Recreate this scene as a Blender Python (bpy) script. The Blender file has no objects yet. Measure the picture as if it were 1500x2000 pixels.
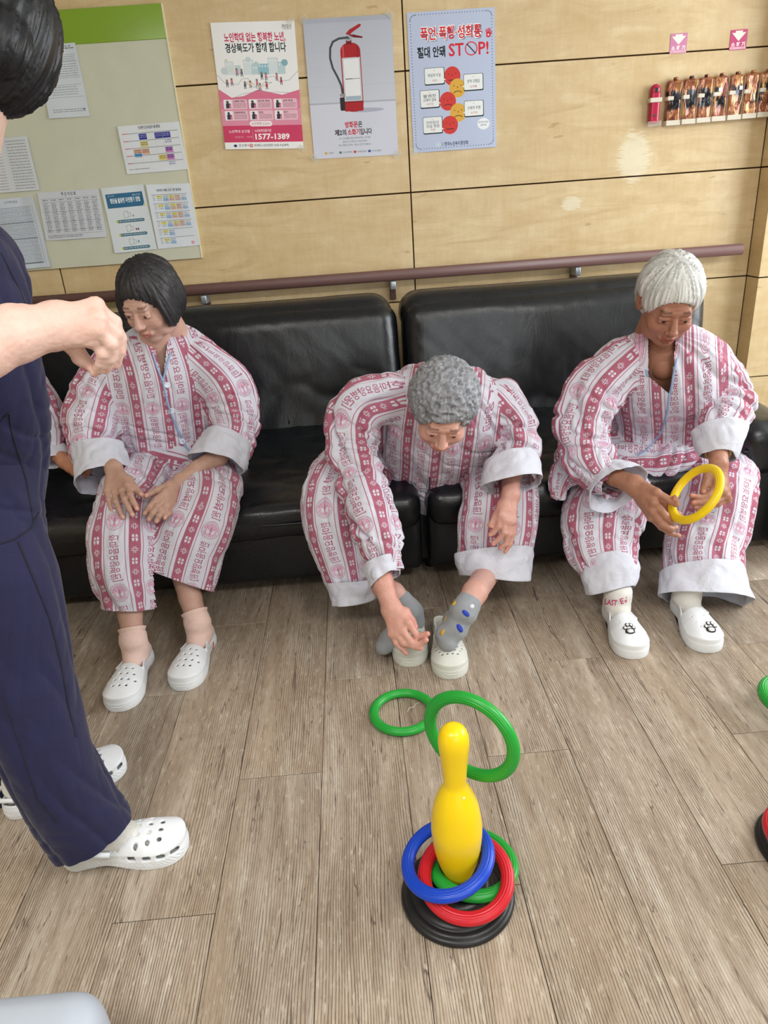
import bpy, bmesh, math, random
import numpy as np
from mathutils import Vector, Matrix

random.seed(7)
rng = np.random.default_rng(7)
scene = bpy.context.scene
COL = scene.collection

# ------------------------------------------------------------------ camera
# measured from the photograph (floor joints, wall joints): camera 1.25 m above the floor, world +Y runs to the back wall
FPX, CAMH = 1390.0, 1.25
def nrm(v):
    v = np.asarray(v, float); return v/np.linalg.norm(v)
_Z = -nrm((230, -3175, -FPX)); _Y = nrm((-84, 604, -FPX)); _Y = nrm(_Y-_Y.dot(_Z)*_Z); _X = np.cross(_Y, _Z)
RW = np.array([_X, _Y, _Z])                       # camera axes -> world
CAM = np.array([0, 0, CAMH])
cam_data = bpy.data.cameras.new('camera'); cam = bpy.data.objects.new('camera', cam_data); COL.objects.link(cam)
cam_data.sensor_fit = 'VERTICAL'; cam_data.sensor_height = 36.0; cam_data.lens = FPX/2000*36.0
cam_data.clip_start = 0.02
M4 = Matrix([list(r)+[0] for r in RW]+[[0, 0, 0, 1]]); M4.translation = Vector(CAM)
cam.matrix_world = M4
scene.camera = cam

def ray(px, py): return RW@np.array([px-750, -(py-1000), -FPX])
def P(px, py, y):            # the point of a measured sight line at depth y from the camera along the floor
    d = ray(px, py); return CAM+d*y/d[1]
def PZ(px, py, z=0.0):       # ... at height z
    d = ray(px, py); return CAM+d*(z-CAMH)/d[2]

# ------------------------------------------------------------------ world, lamps, exposure
world = bpy.data.worlds.new('world'); scene.world = world; world.use_nodes = True
wb = world.node_tree.nodes['Background']; wb.inputs['Color'].default_value = (0.90, 0.95, 1.0, 1); wb.inputs['Strength'].default_value = 1.0
scene.view_settings.view_transform = 'Standard'; scene.view_settings.look = 'None'
scene.view_settings.exposure = 0.12; scene.view_settings.gamma = 1.0; scene.view_settings.use_curve_mapping = False

def area(name, loc, target, sx, sy, power, color):
    l = bpy.data.lights.new(name, 'AREA'); l.shape = 'RECTANGLE'; l.size = sx; l.size_y = sy; l.energy = power; l.color = color
    o = bpy.data.objects.new(name, l); COL.objects.link(o); o.location = loc
    o.rotation_euler = (Vector(target)-Vector(loc)).to_track_quat('-Z', 'Y').to_euler(); return o
area('window_daylight', (3.30, 1.75, 1.50), (0, 1.6, 0.5), 2.2, 1.6, 88, (0.93, 0.97, 1.0))
area('window_daylight', (1.2, -2.75, 1.7), (0.3, 2.2, 0.9), 2.6, 1.2, 25, (0.93, 0.97, 1.0))
area('ceiling_lamp_light', (-0.9, -0.3, 2.42), (-0.9, -0.3, 0), 1.2, 0.6, 38, (1.0, 0.98, 0.94))
area('ceiling_lamp_light', (1.1, -0.3, 2.42), (1.1, -0.3, 0), 1.2, 0.6, 38, (1.0, 0.98, 0.94))

# ------------------------------------------------------------------ object helpers
def tag(o, label=None, cat=None, group=None, kind=None):
    if label: o['label'] = label
    if cat: o['category'] = cat
    if group: o['group'] = group
    if kind: o['kind'] = kind
    return o
def empty(name, loc, label=None, cat=None, group=None, kind=None):
    o = bpy.data.objects.new(name, None); o.empty_display_size = 0.05; COL.objects.link(o); o.location = tuple(loc)
    return tag(o, label, cat, group, kind)
def link(name, me, mat=None, parent=None):
    o = bpy.data.objects.new(name, me); COL.objects.link(o)
    if mat is not None and len(me.materials) == 0: me.materials.append(mat)
    if parent is not None:
        o.parent = parent
        o.matrix_parent_inverse = Matrix.Translation(-parent.location) if parent.rotation_euler[:] == (0, 0, 0) else wmat(parent).inverted()
    return o
def wmat(o):
    m = Matrix.LocRotScale(o.location, o.rotation_euler, o.scale)
    return (wmat(o.parent)@o.matrix_parent_inverse@m) if o.parent else m
def mk(name, V, Fc, mat=None, parent=None, smooth=True, uv=None, col=None):
    me = bpy.data.meshes.new(name)
    V = np.asarray(V, float)
    me.from_pydata(V.tolist(), [], [tuple(int(i) for i in f) for f in Fc] if not isinstance(Fc, np.ndarray) else Fc.tolist())
    if smooth: me.polygons.foreach_set('use_smooth', np.ones(len(me.polygons), bool))
    if uv is not None:
        l = me.uv_layers.new(name='UVMap'); l.data.foreach_set('uv', np.asarray(uv, np.float32).ravel())
    if col is not None:
        a = me.color_attributes.new('tint', 'FLOAT_COLOR', 'POINT'); c = np.ones((len(V), 4), np.float32); c[:, :3] = col
        a.data.foreach_set('color', c.ravel())
    me.update()
    return link(name, me, mat, parent)
def box(name, a, b, mat, parent=None, bevel=0.0, smooth=False):
    bm = bmesh.new(); bmesh.ops.create_cube(bm, size=1.0)
    a = Vector(a); b = Vector(b); c = (a+b)/2; s = b-a
    for v in bm.verts: v.co = Vector((v.co.x*s.x, v.co.y*s.y, v.co.z*s.z))+c
    if bevel > 0: bmesh.ops.bevel(bm, geom=bm.edges[:], offset=bevel, segments=2, affect='EDGES', profile=0.6)
    me = bpy.data.meshes.new(name); bm.to_mesh(me); bm.free()
    if smooth: me.polygons.foreach_set('use_smooth', np.ones(len(me.polygons), bool))
    return link(name, me, mat, parent)
def lathe(name, prof, mat, parent=None, seg=64, origin=(0, 0, 0), axis=None, close=False, smooth=True, xdir=None):
    """prof: (radius, height) pairs; axis: world direction of +height"""
    prof = np.array(prof, float); n = len(prof); a = np.linspace(0, 2*np.pi, seg, endpoint=False)
    ax = nrm(axis if axis is not None else (0, 0, 1)); t = nrm(np.cross(ax, (0.31, 0.9, 0.2) if xdir is None else xdir)); b = np.cross(ax, t)
    V = np.array([np.array(origin)+ax*h+(t*math.cos(x)+b*math.sin(x))*r for r, h in prof for x in a])
    F = []
    for i in range(n if close else n-1):
        j = (i+1) % n
        for k in range(seg):
            k2 = (k+1) % seg; F.append((i*seg+k, i*seg+k2, j*seg+k2, j*seg+k))
    return mk(name, V, F, mat, parent, smooth)
def tube(name, pts, r, mat, parent=None, seg=8, closed=False, flat=None):
    pts = np.array(pts, float); n = len(pts); V = []; F = []
    rr = np.broadcast_to(np.array(r, float), (n,))
    up = np.array((0.1, 0.2, 1.0))
    for i in range(n):
        a = pts[(i-1) % n] if (closed or i > 0) else pts[i]; b = pts[(i+1) % n] if (closed or i < n-1) else pts[i]
        d = nrm(b-a)
        if i == 0: u = nrm(np.cross(d, up) if abs(d.dot(nrm(up))) < .95 else np.cross(d, (1, 0, 0)))
        u = nrm(u-d*u.dot(d)); w = np.cross(d, u)
        for k in range(seg):
            t = 2*np.pi*k/seg; V.append(pts[i]+(u*math.cos(t)+w*math.sin(t)*(flat or 1))*rr[i])
    for i in range(n if closed else n-1):
        j = (i+1) % n
        for k in range(seg): F.append((i*seg+k, i*seg+(k+1) % seg, j*seg+(k+1) % seg, j*seg+k))
    if not closed: F += [tuple(range(seg))[::-1], tuple(range((n-1)*seg, n*seg))]
    return mk(name, V, F, mat, parent)

# ------------------------------------------------------------------ materials
def srgb(r, g, b):
    f = lambda c: (c/12.92 if c <= .04045 else ((c+.055)/1.055)**2.4)
    return (f(r/255), f(g/255), f(b/255), 1)
class NT:
    def __init__(s, name, rough=.5, spec=.5, color=(.5, .5, .5, 1), **kw):
        s.m = bpy.data.materials.new(name); s.m.use_nodes = True; s.t = s.m.node_tree; s.b = s.t.nodes['Principled BSDF']
        s.b.inputs['Roughness'].default_value = rough; s.b.inputs['Specular IOR Level'].default_value = spec
        s.b.inputs['Base Color'].default_value = color
        for k, v in kw.items(): s.b.inputs[k].default_value = v
    def n(s, typ, inp=None, **props):
        x = s.t.nodes.new(typ)
        for k, v in props.items(): setattr(x, k, v)
        for k, v in (inp or {}).items():
            i = x.inputs[k]
            if isinstance(v, bpy.types.NodeSocket): s.t.links.new(v, i)
            else: i.default_value = v
        return x
    def l(s, a, b): s.t.links.new(a, b)
    def ramp(s, fac, stops):
        r = s.n('ShaderNodeValToRGB', {'Fac': fac}); e = r.color_ramp.elements
        while len(e) < len(stops): e.new(0.5)
        for x, (p, c) in zip(e, stops): x.position = p; x.color = c
        return r.outputs['Color']
    def mix(s, fac, a, b, mode='MIX'):
        x = s.n('ShaderNodeMix', data_type='RGBA', blend_type=mode)
        for i, v in ((0, fac), (6, a), (7, b)):
            if isinstance(v, bpy.types.NodeSocket): s.l(v, x.inputs[i])
            else: x.inputs[i].default_value = v
        return x.outputs[2]
    def math(s, op, a, b=0.0):
        x = s.n('ShaderNodeMath', operation=op)
        for i, v in ((0, a), (1, b)):
            if isinstance(v, bpy.types.NodeSocket): s.l(v, x.inputs[i])
            else: x.inputs[i].default_value = v
        return x.outputs[0]
    def vec(s, src, scale=(1, 1, 1), loc=(0, 0, 0)):
        return s.n('ShaderNodeMapping', {'Vector': src, 'Scale': scale, 'Location': loc}).outputs[0]
    def noise(s, v, scale=5, detail=3, rough=.5, dist=0.0):
        return s.n('ShaderNodeTexNoise', {'Vector': v, 'Scale': scale, 'Detail': detail, 'Roughness': rough, 'Distortion': dist}).outputs['Fac']
    def bump(s, h, strength=.3, dist=.01):
        x = s.n('ShaderNodeBump', {'Height': h, 'Strength': strength, 'Distance': dist})
        s.l(x.outputs[0], s.b.inputs['Normal']); return x
    def base(s, c): s.l(c, s.b.inputs['Base Color'])
    def obj(s): return s.n('ShaderNodeTexCoord').outputs['Object']
def plain(name, rgb, rough=.5, spec=.5, bump=0.0, bscale=300, **kw):
    t = NT(name, rough, spec, srgb(*rgb), **kw)
    o = t.obj(); nz = t.noise(o, 12, 2)
    t.base(t.mix(t.math('MULTIPLY', nz, .35), srgb(*rgb), srgb(*[c*.86 for c in rgb])))
    if bump: t.bump(t.noise(o, bscale, 2), bump, .002)
    return t.m
def image_mat(name, img, rough=.6, spec=.3, bump=0.0):
    t = NT(name, rough, spec)
    i = t.n('ShaderNodeTexImage'); i.image = img; i.extension = 'REPEAT'; t.base(i.outputs['Color'])
    if bump: t.bump(t.noise(t.obj(), 9, 3), bump, .004)
    return t.m

def mat_panel():
    t = NT('birch_panel', .36, .45)
    o = t.obj(); inf = t.n('ShaderNodeObjectInfo'); off = t.n('ShaderNodeCombineXYZ', {0: t.math('MULTIPLY', inf.outputs['Random'], 30), 2: t.math('MULTIPLY', inf.outputs['Random'], 17)})
    v = t.n('ShaderNodeVectorMath', {0: o, 1: off.outputs[0]}).outputs[0]
    g = t.noise(t.vec(v, (1.1, 1, 5.5)), 2.4, 6, .62, 1.6)
    f = t.noise(t.vec(v, (1.0, 1, 1.0)), 9, 5, .65)
    fib = t.noise(t.vec(v, (70, 1, 8)), 1.0, 3, .6)
    c = t.ramp(g, [(.28, srgb(196, 168, 122)), (.5, srgb(219, 196, 152)), (.72, srgb(229, 211, 172))])
    c = t.mix(t.ramp(f, [(.35, (0, 0, 0, 1)), (.72, (1, 1, 1, 1))]), c, srgb(206, 178, 130)); c = t.mix(.10, c, t.ramp(fib, [(.3, srgb(188, 160, 115)), (.7, srgb(234, 218, 182))]))
    sp = t.noise(t.vec(v, (4, 1, 14)), 2.2, 2)
    c = t.mix(t.ramp(sp, [(.71, (0, 0, 0, 1)), (.76, (.55, .55, .55, 1))]), c, srgb(170, 132, 88))
    # streaky whitish patches in the panel colour: one below the masks, two small ones
    ws = t.n('ShaderNodeNewGeometry').outputs['Position']; sep = t.n('ShaderNodeSeparateXYZ', {0: ws})
    tot = None
    for cx, cz, rx, rz in ((1.245, 1.345, .075, .105), (.985, 1.185, .045, .03)):
        dx = t.math('DIVIDE', t.math('SUBTRACT', sep.outputs[0], cx), rx); dz = t.math('DIVIDE', t.math('SUBTRACT', sep.outputs[2], cz), rz)
        d = t.math('ADD', t.math('MULTIPLY', dx, dx), t.math('MULTIPLY', dz, dz))
        d = t.math('ADD', d, t.math('MULTIPLY', t.math('SUBTRACT', t.noise(t.vec(ws, (5, 1, 60)), 4, 3), .5), 2.4))
        k = t.ramp(d, [(.55, (1, 1, 1, 1)), (1.0, (0, 0, 0, 1))]); tot = k if tot is None else t.mix(1.0, tot, k, 'LIGHTEN')
    c = t.mix(t.math('MULTIPLY', tot, .5), c, srgb(240, 238, 214))
    t.base(c); t.bump(g, .08, .002); return t.m
def mat_plank(name='wood_print_vinyl', val=.90):
    t = NT(name, .40, .45)
    inf = t.n('ShaderNodeObjectInfo'); R = inf.outputs['Random']
    off = t.n('ShaderNodeCombineXYZ', {0: t.math('MULTIPLY', R, 31), 1: t.math('MULTIPLY', R, 57), 2: t.math('MULTIPLY', R, 13)})
    v = t.n('ShaderNodeVectorMath', {0: t.obj(), 1: off.outputs[0]}).outputs[0]
    warp = t.noise(t.vec(v, (7, 1.3, 1)), 1.0, 2)
    vx = t.n('ShaderNodeVectorMath', {0: v, 1: t.n('ShaderNodeCombineXYZ', {0: t.math('MULTIPLY', warp, .05)}).outputs[0]}).outputs[0]
    sx_ = t.n('ShaderNodeSeparateXYZ', {0: v}); w1 = t.noise(t.vec(v, (9, 1.6, 1)), 1.0, 2); w2 = t.noise(t.vec(v, (40, 5, 1)), 1.0, 2)
    ph = t.math('ADD', t.math('MULTIPLY', sx_.outputs[0], 1150), t.math('ADD', t.math('MULTIPLY', w1, 46), t.math('MULTIPLY', w2, 7)))
    brk = t.noise(t.vec(v, (150, 34, 1)), 1.0, 3, .7)
    fine = t.math('ADD', t.math('MULTIPLY', t.math('ADD', t.math('SINE', ph), 1.0), .36), t.math('MULTIPLY', brk, .56))
    fib = t.noise(t.vec(vx, (120, 26, 1)), 1.0, 4, .7)
    wide = t.noise(t.vec(vx, (26, 3.2, 1)), 1.0, 5, .68, .3)
    big = t.noise(t.vec(v, (5, 1.2, 1)), 1.0, 2)
    c = t.ramp(wide, [(.26, srgb(136, 116, 97)), (.44, srgb(160, 142, 120)), (.58, srgb(176, 160, 140)), (.76, srgb(204, 196, 180))])
    c = t.mix(t.ramp(big, [(.38, (0, 0, 0, 1)), (.75, (.5, .5, .5, 1))]), c, srgb(176, 150, 118))
    lines = t.ramp(fine, [(.34, (1, 1, 1, 1)), (.50, (0, 0, 0, 1))])
    gate = t.ramp(t.noise(t.vec(v, (9, .9, 1)), 1.3, 2), [(.34, (.15, .15, .15, 1)), (.58, (1, 1, 1, 1))])
    c = t.mix(t.math('MULTIPLY', t.math('MULTIPLY', lines, gate), .80), c, srgb(88, 70, 56))
    c = t.mix(t.math('MULTIPLY', t.ramp(fib, [(.30, (1, 1, 1, 1)), (.46, (0, 0, 0, 1))]), .5), c, srgb(108, 88, 70))
    c = t.mix(t.math('MULTIPLY', t.ramp(fib, [(.58, (0, 0, 0, 1)), (.70, (1, 1, 1, 1))]), .45), c, srgb(222, 212, 194))
    crack = t.noise(t.vec(vx, (26, .9, 1)), 1.7, 3, .5, .7)
    c = t.mix(t.ramp(t.math('ABSOLUTE', t.math('SUBTRACT', crack, .5)), [(.0, (.85, .85, .85, 1)), (.007, (0, 0, 0, 1))]), c, srgb(70, 54, 44))
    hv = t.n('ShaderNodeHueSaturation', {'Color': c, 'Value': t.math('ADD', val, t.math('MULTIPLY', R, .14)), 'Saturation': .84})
    t.base(hv.outputs[0]); t.bump(t.mix(.5, fine, fib), .22, .0015)
    t.l(t.ramp(fib, [(.3, (.56, .56, .56, 1)), (.7, (.34, .34, .34, 1))]), t.b.inputs['Roughness'])
    return t.m
def mat_leather():
    t = NT('black_leather', .34, .55)
    o = t.obj(); a = t.noise(o, 420, 3, .6); b = t.n('ShaderNodeTexVoronoi', {'Vector': o, 'Scale': 260}).outputs['Distance']
    w = t.noise(t.vec(o, (3, 3, 1)), 4, 5, .6, .8)
    t.base(t.mix(w, srgb(10, 13, 16), srgb(20, 25, 30)))
    t.l(t.ramp(w, [(.3, (.24, .24, .24, 1)), (.7, (.36, .36, .36, 1))]), t.b.inputs['Roughness'])
    h = t.mix(.5, a, b); b1 = t.n('ShaderNodeBump', {'Height': h, 'Strength': .25, 'Distance': .0015})
    b2 = t.n('ShaderNodeBump', {'Height': w, 'Strength': .2, 'Distance': .010, 'Normal': b1.outputs[0]}); t.l(b2.outputs[0], t.b.inputs['Normal'])
    return t.m
def mat_skin(name='skin'):
    t = NT(name, .48, .4)
    o = t.obj(); a = t.n('ShaderNodeAttribute', attribute_name='tint').outputs['Color']
    n1 = t.noise(o, 28, 4, .6); n2 = t.noise(o, 170, 3, .6)
    c = t.mix(t.math('MULTIPLY', n1, .5), a, srgb(205, 140, 128), 'MULTIPLY'); c = t.mix(t.math('MULTIPLY', t.ramp(n2, [(.62, (0, 0, 0, 1)), (.74, (1, 1, 1, 1))]), .28), c, srgb(150, 100, 85))
    t.base(c); t.b.inputs['Subsurface Weight'].default_value = .12; t.b.inputs['Subsurface Scale'].default_value = .006
    t.b.inputs['Subsurface Radius'].default_value = (1, .35, .2)
    t.bump(t.mix(.5, n1, t.noise(t.vec(o, (1, 1, 1)), 320, 3)), .3, .0015); return t.m
def mat_cloth(name, rgb, rough=.85, big=.35, var=.1):
    t = NT(name, rough, .25)
    o = t.obj(); n1 = t.noise(o, 14, 4, .6, .6); wv = t.noise(o, 700, 1)
    t.base(t.mix(t.math('MULTIPLY', n1, 1.0), srgb(*[c*(1-var) for c in rgb]), srgb(*[min(255, c*(1+var)) for c in rgb])))
    b1 = t.n('ShaderNodeBump', {'Height': wv, 'Strength': .15, 'Distance': .001})
    b2 = t.n('ShaderNodeBump', {'Height': n1, 'Strength': big, 'Distance': .012, 'Normal': b1.outputs[0]}); t.l(b2.outputs[0], t.b.inputs['Normal'])
    t.b.inputs['Sheen Weight'].default_value = .15
    return t.m
def mat_hair(name, rgb):
    t = NT(name, .45, .4)
    a = t.n('ShaderNodeAttribute', attribute_name='tint').outputs['Color']; t.base(a)
    t.bump(t.noise(t.obj(), 260, 2), .3, .001); return t.m
M = dict(panel=mat_panel(), plank=mat_plank(), glarevinyl=mat_plank('glare_wood_print_vinyl', 1.32), leather=mat_leather(), skin=mat_skin(), cuff=mat_cloth('white_cuff_cotton', (202, 204, 216), .88, .7, .04),
         navy=mat_cloth('navy_twill', (26, 27, 60), .72, .3, .14), navyseam=plain('navy_seam', (16, 16, 36), .8),
         clog=plain('white_foam', (232, 236, 240), .42, .4, .05), clogold=plain('worn_white_foam', (214, 216, 208), .5, .35, .08), foamin=plain('clog_footbed_foam', (196, 200, 204), .6),
         blackrubber=plain('black_rubber', (26, 27, 29), .38, .45, .1), rubberfoot=plain('black_sole', (25, 25, 27), .6),
         green=plain('green_plastic', (30, 158, 54), .32, .5), blue=plain('blue_plastic', (8, 66, 190), .32, .5), red=plain('red_plastic', (196, 24, 40), .32, .5),
         yellow=plain('yellow_plastic', (244, 208, 8), .3, .5), gap=plain('dark_joint', (70, 50, 32), .9, .1), concrete=plain('subfloor', (26, 20, 17), .9, .1),
         rail=plain('brown_vinyl_rail', (112, 82, 78), .45, .45), railend=plain('dark_brown_plastic', (82, 52, 44), .5), steel=plain('grey_bracket_metal', (168, 176, 186), .3, .6, Metallic=.55),
         tape=plain('clear_tape', (225, 224, 206), .25, .5, Alpha=.35), board=plain('board_fabric', (214, 216, 196), .8, .2, .25, 500), boardgreen=plain('glossy_green_header', (134, 172, 40), .16, .6, .04, 60),
         boardedge=plain('cream_board_edge', (226, 222, 190), .5), white=plain('white_plastic', (232, 232, 226), .4), piping=plain('pale_blue_piping', (150, 178, 216), .7), button=plain('pale_button', (222, 230, 242), .3, .5),
         darkbrown=plain('dark_brown_wood', (62, 42, 32), .5), wallpaint=plain('cream_wall', (214, 200, 168), .7), ceil=plain('white_ceiling', (236, 236, 232), .8), grey=plain('pale_grey_plastic', (178, 186, 198), .45))
# ------------------------------------------------------------------ flat print: a small rasteriser for posters and woven cloth
_tc = {}
TEXTS = {0.01: ['경북의 힘으로', '경상북도노인보호전문기관(동·서·남·북부)'], 0.0: ['새로운 대한민국', '노인학대 신고는!', '안드로이드', '아이폰', '경상북도', '공식 집인 방화문은 불길을 안전하게 막는 소화기처럼', '불길과 연기가 확산되는 것을 막아주며', '화재 현장에서 안전하게 대피할 수 있도록 도와줍니다.', '소방청', '한국소방안전원', '화재보험협회', '한국소방시설협회', '욕설과 막말', '폭언', '성적 모멸감', '성희롱', '불쾌한', '신체적 접촉', '성추행', '신체적 폭행', '성폭행', '신변위협으로', '위협 폭행', '폭행', '우리 모두 지켜요', '안전하게!', '사단', '법인', '알림사항', '근무편성표', '환기수칙', '질병관리청'], 0.025: ['노인학대 없는 행복한 노년,', '경상북도가 함께 합니다'], 0.02: ['신체적 학대', '정서적 학대', '성적 학대', '경제적학대', '방임', '유기', '노인학대 신고앱', '노인보호전문기관', '폭언·폭행·성희롱', 'ST', 'P!', '한국노인복지중앙회', '인성대학 건강교실센터 4월 일정표', '주 간 식 단 표', '2024년 04월 프로그램 일정표', 'FIRE EXTINGUISHER', 'BIO', 'LAST', 'EV'], 0.03: ['1577-1389', '방화문은', '방화문', '제2의', '소화기', '입니다', '절대 안돼', '"', '창문을 활용한 자연환기 방법'], 0.05: ['폭언·폭행·성희롱'], 0.075: ['폭언·폭행·성희롱'], 0.04: ['소 화 기'], 0.012: ['한마음요양병원]']}   #TEXTS#
def text_batch():
    cu = bpy.data.curves.new('lettering', 'FONT'); cu.resolution_u = 2; cu.space_line = 4; o = bpy.data.objects.new('lettering', cu)
    def mesh():
        me = o.to_mesh(); me.calc_loop_triangles(); v = np.empty(len(me.vertices)*3); me.vertices.foreach_get('co', v); t = np.empty(len(me.loop_triangles)*3, np.int32); me.loop_triangles.foreach_get('vertices', t)
        o.to_mesh_clear(); return v.reshape(-1, 3)[:, :2], t.reshape(-1, 3)
    cu.body = 'H\nH'; v, t = mesh(); pitch = v[:, 1].max()-v[v[:, 1] < .2][:, 1].max() if (v[:, 1] < .2).any() else 4.0
    ys = np.sort(np.unique(np.round(v[:, 1], 4))); pitch = ys[-1]-ys[ys < 0].max()
    for bold, strs in TEXTS.items():
        cu.offset = bold; cu.body = '\n'.join(strs); v, t = mesh(); ln = np.round((.35-v[:, 1])/pitch).astype(int); tl = ln[t[:, 0]]
        for i, s in enumerate(strs):
            tt = t[tl == i]; u, inv = np.unique(tt, return_inverse=True); w = v[u].copy(); w[:, 1] += i*pitch
            _tc[(s, bold)] = (w if len(w) else np.zeros((3, 2)), inv.reshape(-1, 3))
    bpy.data.objects.remove(o); bpy.data.curves.remove(cu)
text_batch()
def text_tris(s, bold=0.0):
    if (s, bold) not in _tc: TEXTS.setdefault(bold, []).append(s); TEXTS_NEW.append((s, bold)); save = dict(TEXTS); TEXTS.clear(); TEXTS[bold] = [s]; text_batch(); TEXTS.clear(); TEXTS.update(save)
    return _tc[(s, bold)]
TEXTS_NEW = []
class Canvas:
    def __init__(s, w, h, bg=(255, 255, 255)):
        s.w, s.h = w, h; s.a = np.empty((h, w, 3), np.float32); s.a[:] = bg
        s.X, s.Y = np.meshgrid(np.arange(w)+.5, np.arange(h)+.5)
    def put(s, m, c, al=1.0): s.a[m] = s.a[m]*(1-al)+np.array(c, np.float32)*al
    def rect(s, x0, y0, x1, y1, c, al=1.0):
        x0, y0, x1, y1 = [int(round(v)) for v in (x0, y0, x1, y1)]; x0 = max(0, x0); y0 = max(0, y0)
        r = s.a[y0:y1, x0:x1]; r[:] = r*(1-al)+np.array(c, np.float32)*al
    def rrect(s, x0, y0, x1, y1, r, c, al=1.0):
        dx = np.maximum(np.maximum(x0+r-s.X, s.X-(x1-r)), 0); dy = np.maximum(np.maximum(y0+r-s.Y, s.Y-(y1-r)), 0)
        s.put((dx*dx+dy*dy <= r*r), c, al)
    def ell(s, cx, cy, rx, ry, c, al=1.0, inner=0):
        d = ((s.X-cx)/rx)**2+((s.Y-cy)/ry)**2; s.put((d <= 1) & (d >= inner*inner), c, al)
    def tri(s, p, c):
        x0, y0 = np.floor(p.min(0)).astype(int); x1, y1 = np.ceil(p.max(0)).astype(int)
        x0 = max(x0, 0); y0 = max(y0, 0); x1 = min(x1, s.w); y1 = min(y1, s.h)
        if x1 <= x0 or y1 <= y0: return
        X = s.X[y0:y1, x0:x1]; Y = s.Y[y0:y1, x0:x1]
        e = [(p[(i+1) % 3][0]-p[i][0])*(Y-p[i][1])-(p[(i+1) % 3][1]-p[i][1])*(X-p[i][0]) for i in range(3)]
        m = ((e[0] >= 0) & (e[1] >= 0) & (e[2] >= 0)) | ((e[0] <= 0) & (e[1] <= 0) & (e[2] <= 0))
        s.a[y0:y1, x0:x1][m] = c
    def poly(s, pts, c):
        m = np.zeros((s.h, s.w), bool); n = len(pts)
        for i in range(n):
            (xa, ya), (xb, yb) = pts[i], pts[(i+1) % n]
            if ya == yb: continue
            m ^= ((ya > s.Y) != (yb > s.Y)) & (s.X < (xb-xa)*(s.Y-ya)/(yb-ya)+xa)
        s.put(m, c)
    def line(s, pts, wd, c):
        for (xa, ya), (xb, yb) in zip(pts[:-1], pts[1:]):
            x0 = max(0, int(min(xa, xb)-wd)); x1 = int(max(xa, xb)+wd)+1; y0 = max(0, int(min(ya, yb)-wd)); y1 = int(max(ya, yb)+wd)+1
            X = s.X[y0:y1, x0:x1]; Y = s.Y[y0:y1, x0:x1]; dx, dy = xb-xa, yb-ya; L = dx*dx+dy*dy+1e-9
            t = np.clip(((X-xa)*dx+(Y-ya)*dy)/L, 0, 1); s.a[y0:y1, x0:x1][((X-xa-t*dx)**2+(Y-ya-t*dy)**2) <= (wd/2)**2] = c
    def text(s, x, y, hgt, txt, c, align='l', width=None, bold=0.0, rot=0.0, sx=1.0):
        """(x, y): left (or centre) of the baseline; hgt: height of a capital"""
        v, t = text_tris(txt, bold)
        if not len(t): return
        k = hgt/.72; q = v.copy()*k; q[:, 0] -= q[:, 0].min()
        if width: q[:, 0] *= width/max(1e-6, q[:, 0].max())
        else: q[:, 0] *= sx
        if align == 'c': q[:, 0] -= q[:, 0].max()/2
        if align == 'r': q[:, 0] -= q[:, 0].max()
        q[:, 1] *= -1
        ca, sa = math.cos(rot), math.sin(rot); q = np.stack([x+q[:, 0]*ca-q[:, 1]*sa, y+q[:, 0]*sa+q[:, 1]*ca], 1)
        for f in t: s.tri(q[f], c)
    def image(s, name):
        im = bpy.data.images.new(name, s.w, s.h); b = np.ones((s.h, s.w, 4), np.float32); b[..., :3] = np.clip(s.a[::-1]/255, 0, 1)
        im.pixels.foreach_set(b.ravel()); im.update(); im.pack(); return im

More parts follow.
